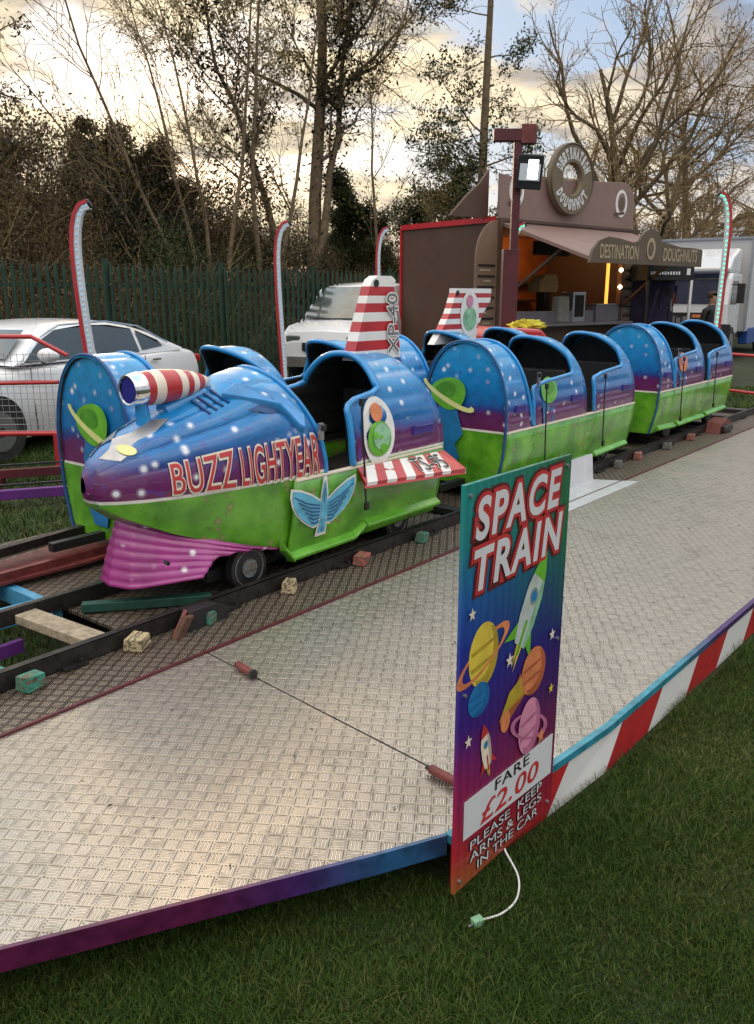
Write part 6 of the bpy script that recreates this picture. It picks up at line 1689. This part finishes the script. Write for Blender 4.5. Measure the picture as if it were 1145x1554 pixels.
# trade stall between kiosk and lorry
ts = thing('trade_stall', 'black canopied stall with purple cloths between the kiosk and the lorry', 'stall', (6.05, 18.4, 0), .1)
M['stallblack'] = mat('black_canvas', (.012, .012, .014), .7, nscale=5, namt=.3, bump=.2); M['stallpurple'] = mat('purple_cloth', (.022, .012, .05), .7, nscale=4, namt=.5)
mb = MB(); mb.box((0, 0, 2.18), (1.0, 1.2, .30), M['stallblack']); mb.prism([(-.5, 2.33), (.5, 2.33), (.35, 2.48), (-.4, 2.44)], -.5, .5, M['stallblack'], 'y'); mb.build('canopy', ts)
mb = MB(); rr_ = random.Random(3)
for k in range(11): mb.box((-.42 + k * .06, -.603, 2.17), (.035, .004, rr_.choice([.06, .05, .065])), M['white'])
mb.box((.38, -.603, 2.2), (.08, .004, .13), M['white']); mb.build('valance_print', ts)
for x in (-.47, .47): mb = MB(); mb.box((x, -.58, 1.05), (.05, .04, 2.1), M['white'] if x > 0 else M['black']); mb.build('post', ts)
mb = MB(); mb.box((0, .2, 1.1), (.95, .04, 2.0), M['stallpurple']); mb.build('back_cloth', ts)
mb = MB(); mb.box((-.1, -.3, .55), (.9, .5, 1.1), M['stallblack'])
for k in range(14): mb.box((rr_.uniform(-.4, .4), -.1, rr_.uniform(1.1, 1.9)), (.05, .04, rr_.uniform(.1, .3)), rr_.choice([M['kgrey'], M['stallpurple'], M['oxide'], M['stallblack']]))
mb.bar((-.35, -.35, 1.0), (-.12, -.35, 1.9), .05, .04, M['stallpurple']); mb.build('stock', ts)
tb = thing('stall_table', 'dark cloth covered table beside the black stall with white goods on it', 'table', (7.15, 18.9, 0), .1)
mb = MB(); mb.box((0, 0, .55), (1.3, .6, 1.1), M['stallblack']); mb.build('cloth', tb)
mb = MB(); 
for k in range(7): mb.box((-.5 + k * .15, -.1, 1.1 + .07), (.08, .1, rr_.uniform(.06, .2)), M['kgrey'])
mb.build('goods', tb)

# person by the lorry
def person():
    me = bpy.data.meshes.new('body'); bm = bmesh.new(); sk = bm.verts.layers.skin.verify()
    J = [((0, 0, .95), .15), ((0, 0, 1.12), .145), ((0, 0, 1.32), .17), ((0, 0, 1.46), .10), ((0, 0, 1.54), .055), ((0, -.01, 1.64), .085), ((0, -.01, 1.73), .07),
         ((.20, 0, 1.42), .07), ((.26, .02, 1.15), .055), ((.22, -.12, .95), .045), ((-.20, 0, 1.42), .07), ((-.26, .02, 1.15), .055), ((-.23, -.10, .93), .045),
         ((.10, 0, .85), .11), ((.11, -.02, .48), .075), ((.12, .0, .08), .055), ((.12, -.14, .04), .045), ((-.10, 0, .85), .11), ((-.12, .02, .48), .075), ((-.13, .03, .08), .055), ((-.13, -.11, .04), .045)]
    E_ = [(0, 1), (1, 2), (2, 3), (3, 4), (4, 5), (5, 6), (3, 7), (7, 8), (8, 9), (3, 10), (10, 11), (11, 12), (0, 13), (13, 14), (14, 15), (15, 16), (0, 17), (17, 18), (18, 19), (19, 20)]
    vv = []
    for p_, r_ in J:
        v = bm.verts.new(p_); v[sk].radius = (r_, r_ * .8); vv.append(v)
    vv[0][sk].use_root = True
    for a, b_ in E_: bm.edges.new((vv[a], vv[b_]))
    bm.to_mesh(me); bm.free()
    M['coat'] = bpy.data.materials.new('dark_coat_and_skin'); M['coat'].use_nodes = True; nt = M['coat'].node_tree; b = nt.nodes['Principled BSDF']
    t = N(nt, 'ShaderNodeTexCoord'); sp = N(nt, 'ShaderNodeSeparateXYZ'); nt.links.new(t.outputs['Object'], sp.inputs[0])
    nt.links.new(ramp(nt, math_(nt, 'DIVIDE', sp.outputs[2], 2.0), [(0, (.012, .012, .014)), (.762, (.014, .012, .013)), (.765, (.30, .16, .11)), (1, (.30, .16, .11))], 'CONSTANT'), b.inputs['Base Color']); b.inputs['Roughness'].default_value = .75
    me.materials.append(M['coat'])
    o = bpy.data.objects.new('person', me); COL.objects.link(o); o.location = (6.95, 17.6, 0); o.rotation_euler = (0, 0, .5)
    o.modifiers.new('skin', 'SKIN'); s_ = o.modifiers.new('s', 'SUBSURF'); s_.levels = s_.render_levels = 2
    tag(o, 'person in a long dark coat standing in front of the lorry', 'person')
    bm = bmesh.new(); bmesh.ops.create_uvsphere(bm, u_segments=16, v_segments=12, radius=1)
    for v in bm.verts: v.co = Vector((v.co.x * .088, v.co.y * .10 + .015, v.co.z * .10 + 1.715))
    bmesh.ops.delete(bm, geom=[v for v in bm.verts if v.co.z < 1.66 or (v.co.y < -.06 and v.co.z < 1.75)], context='VERTS')
    mh = bpy.data.meshes.new('hair'); bm.to_mesh(mh); bm.free(); mh.materials.append(mat('brown_hair', (.05, .025, .012), .8, nscale=20)); h_ = bpy.data.objects.new('hair', mh); COL.objects.link(h_); h_.parent = o
person()
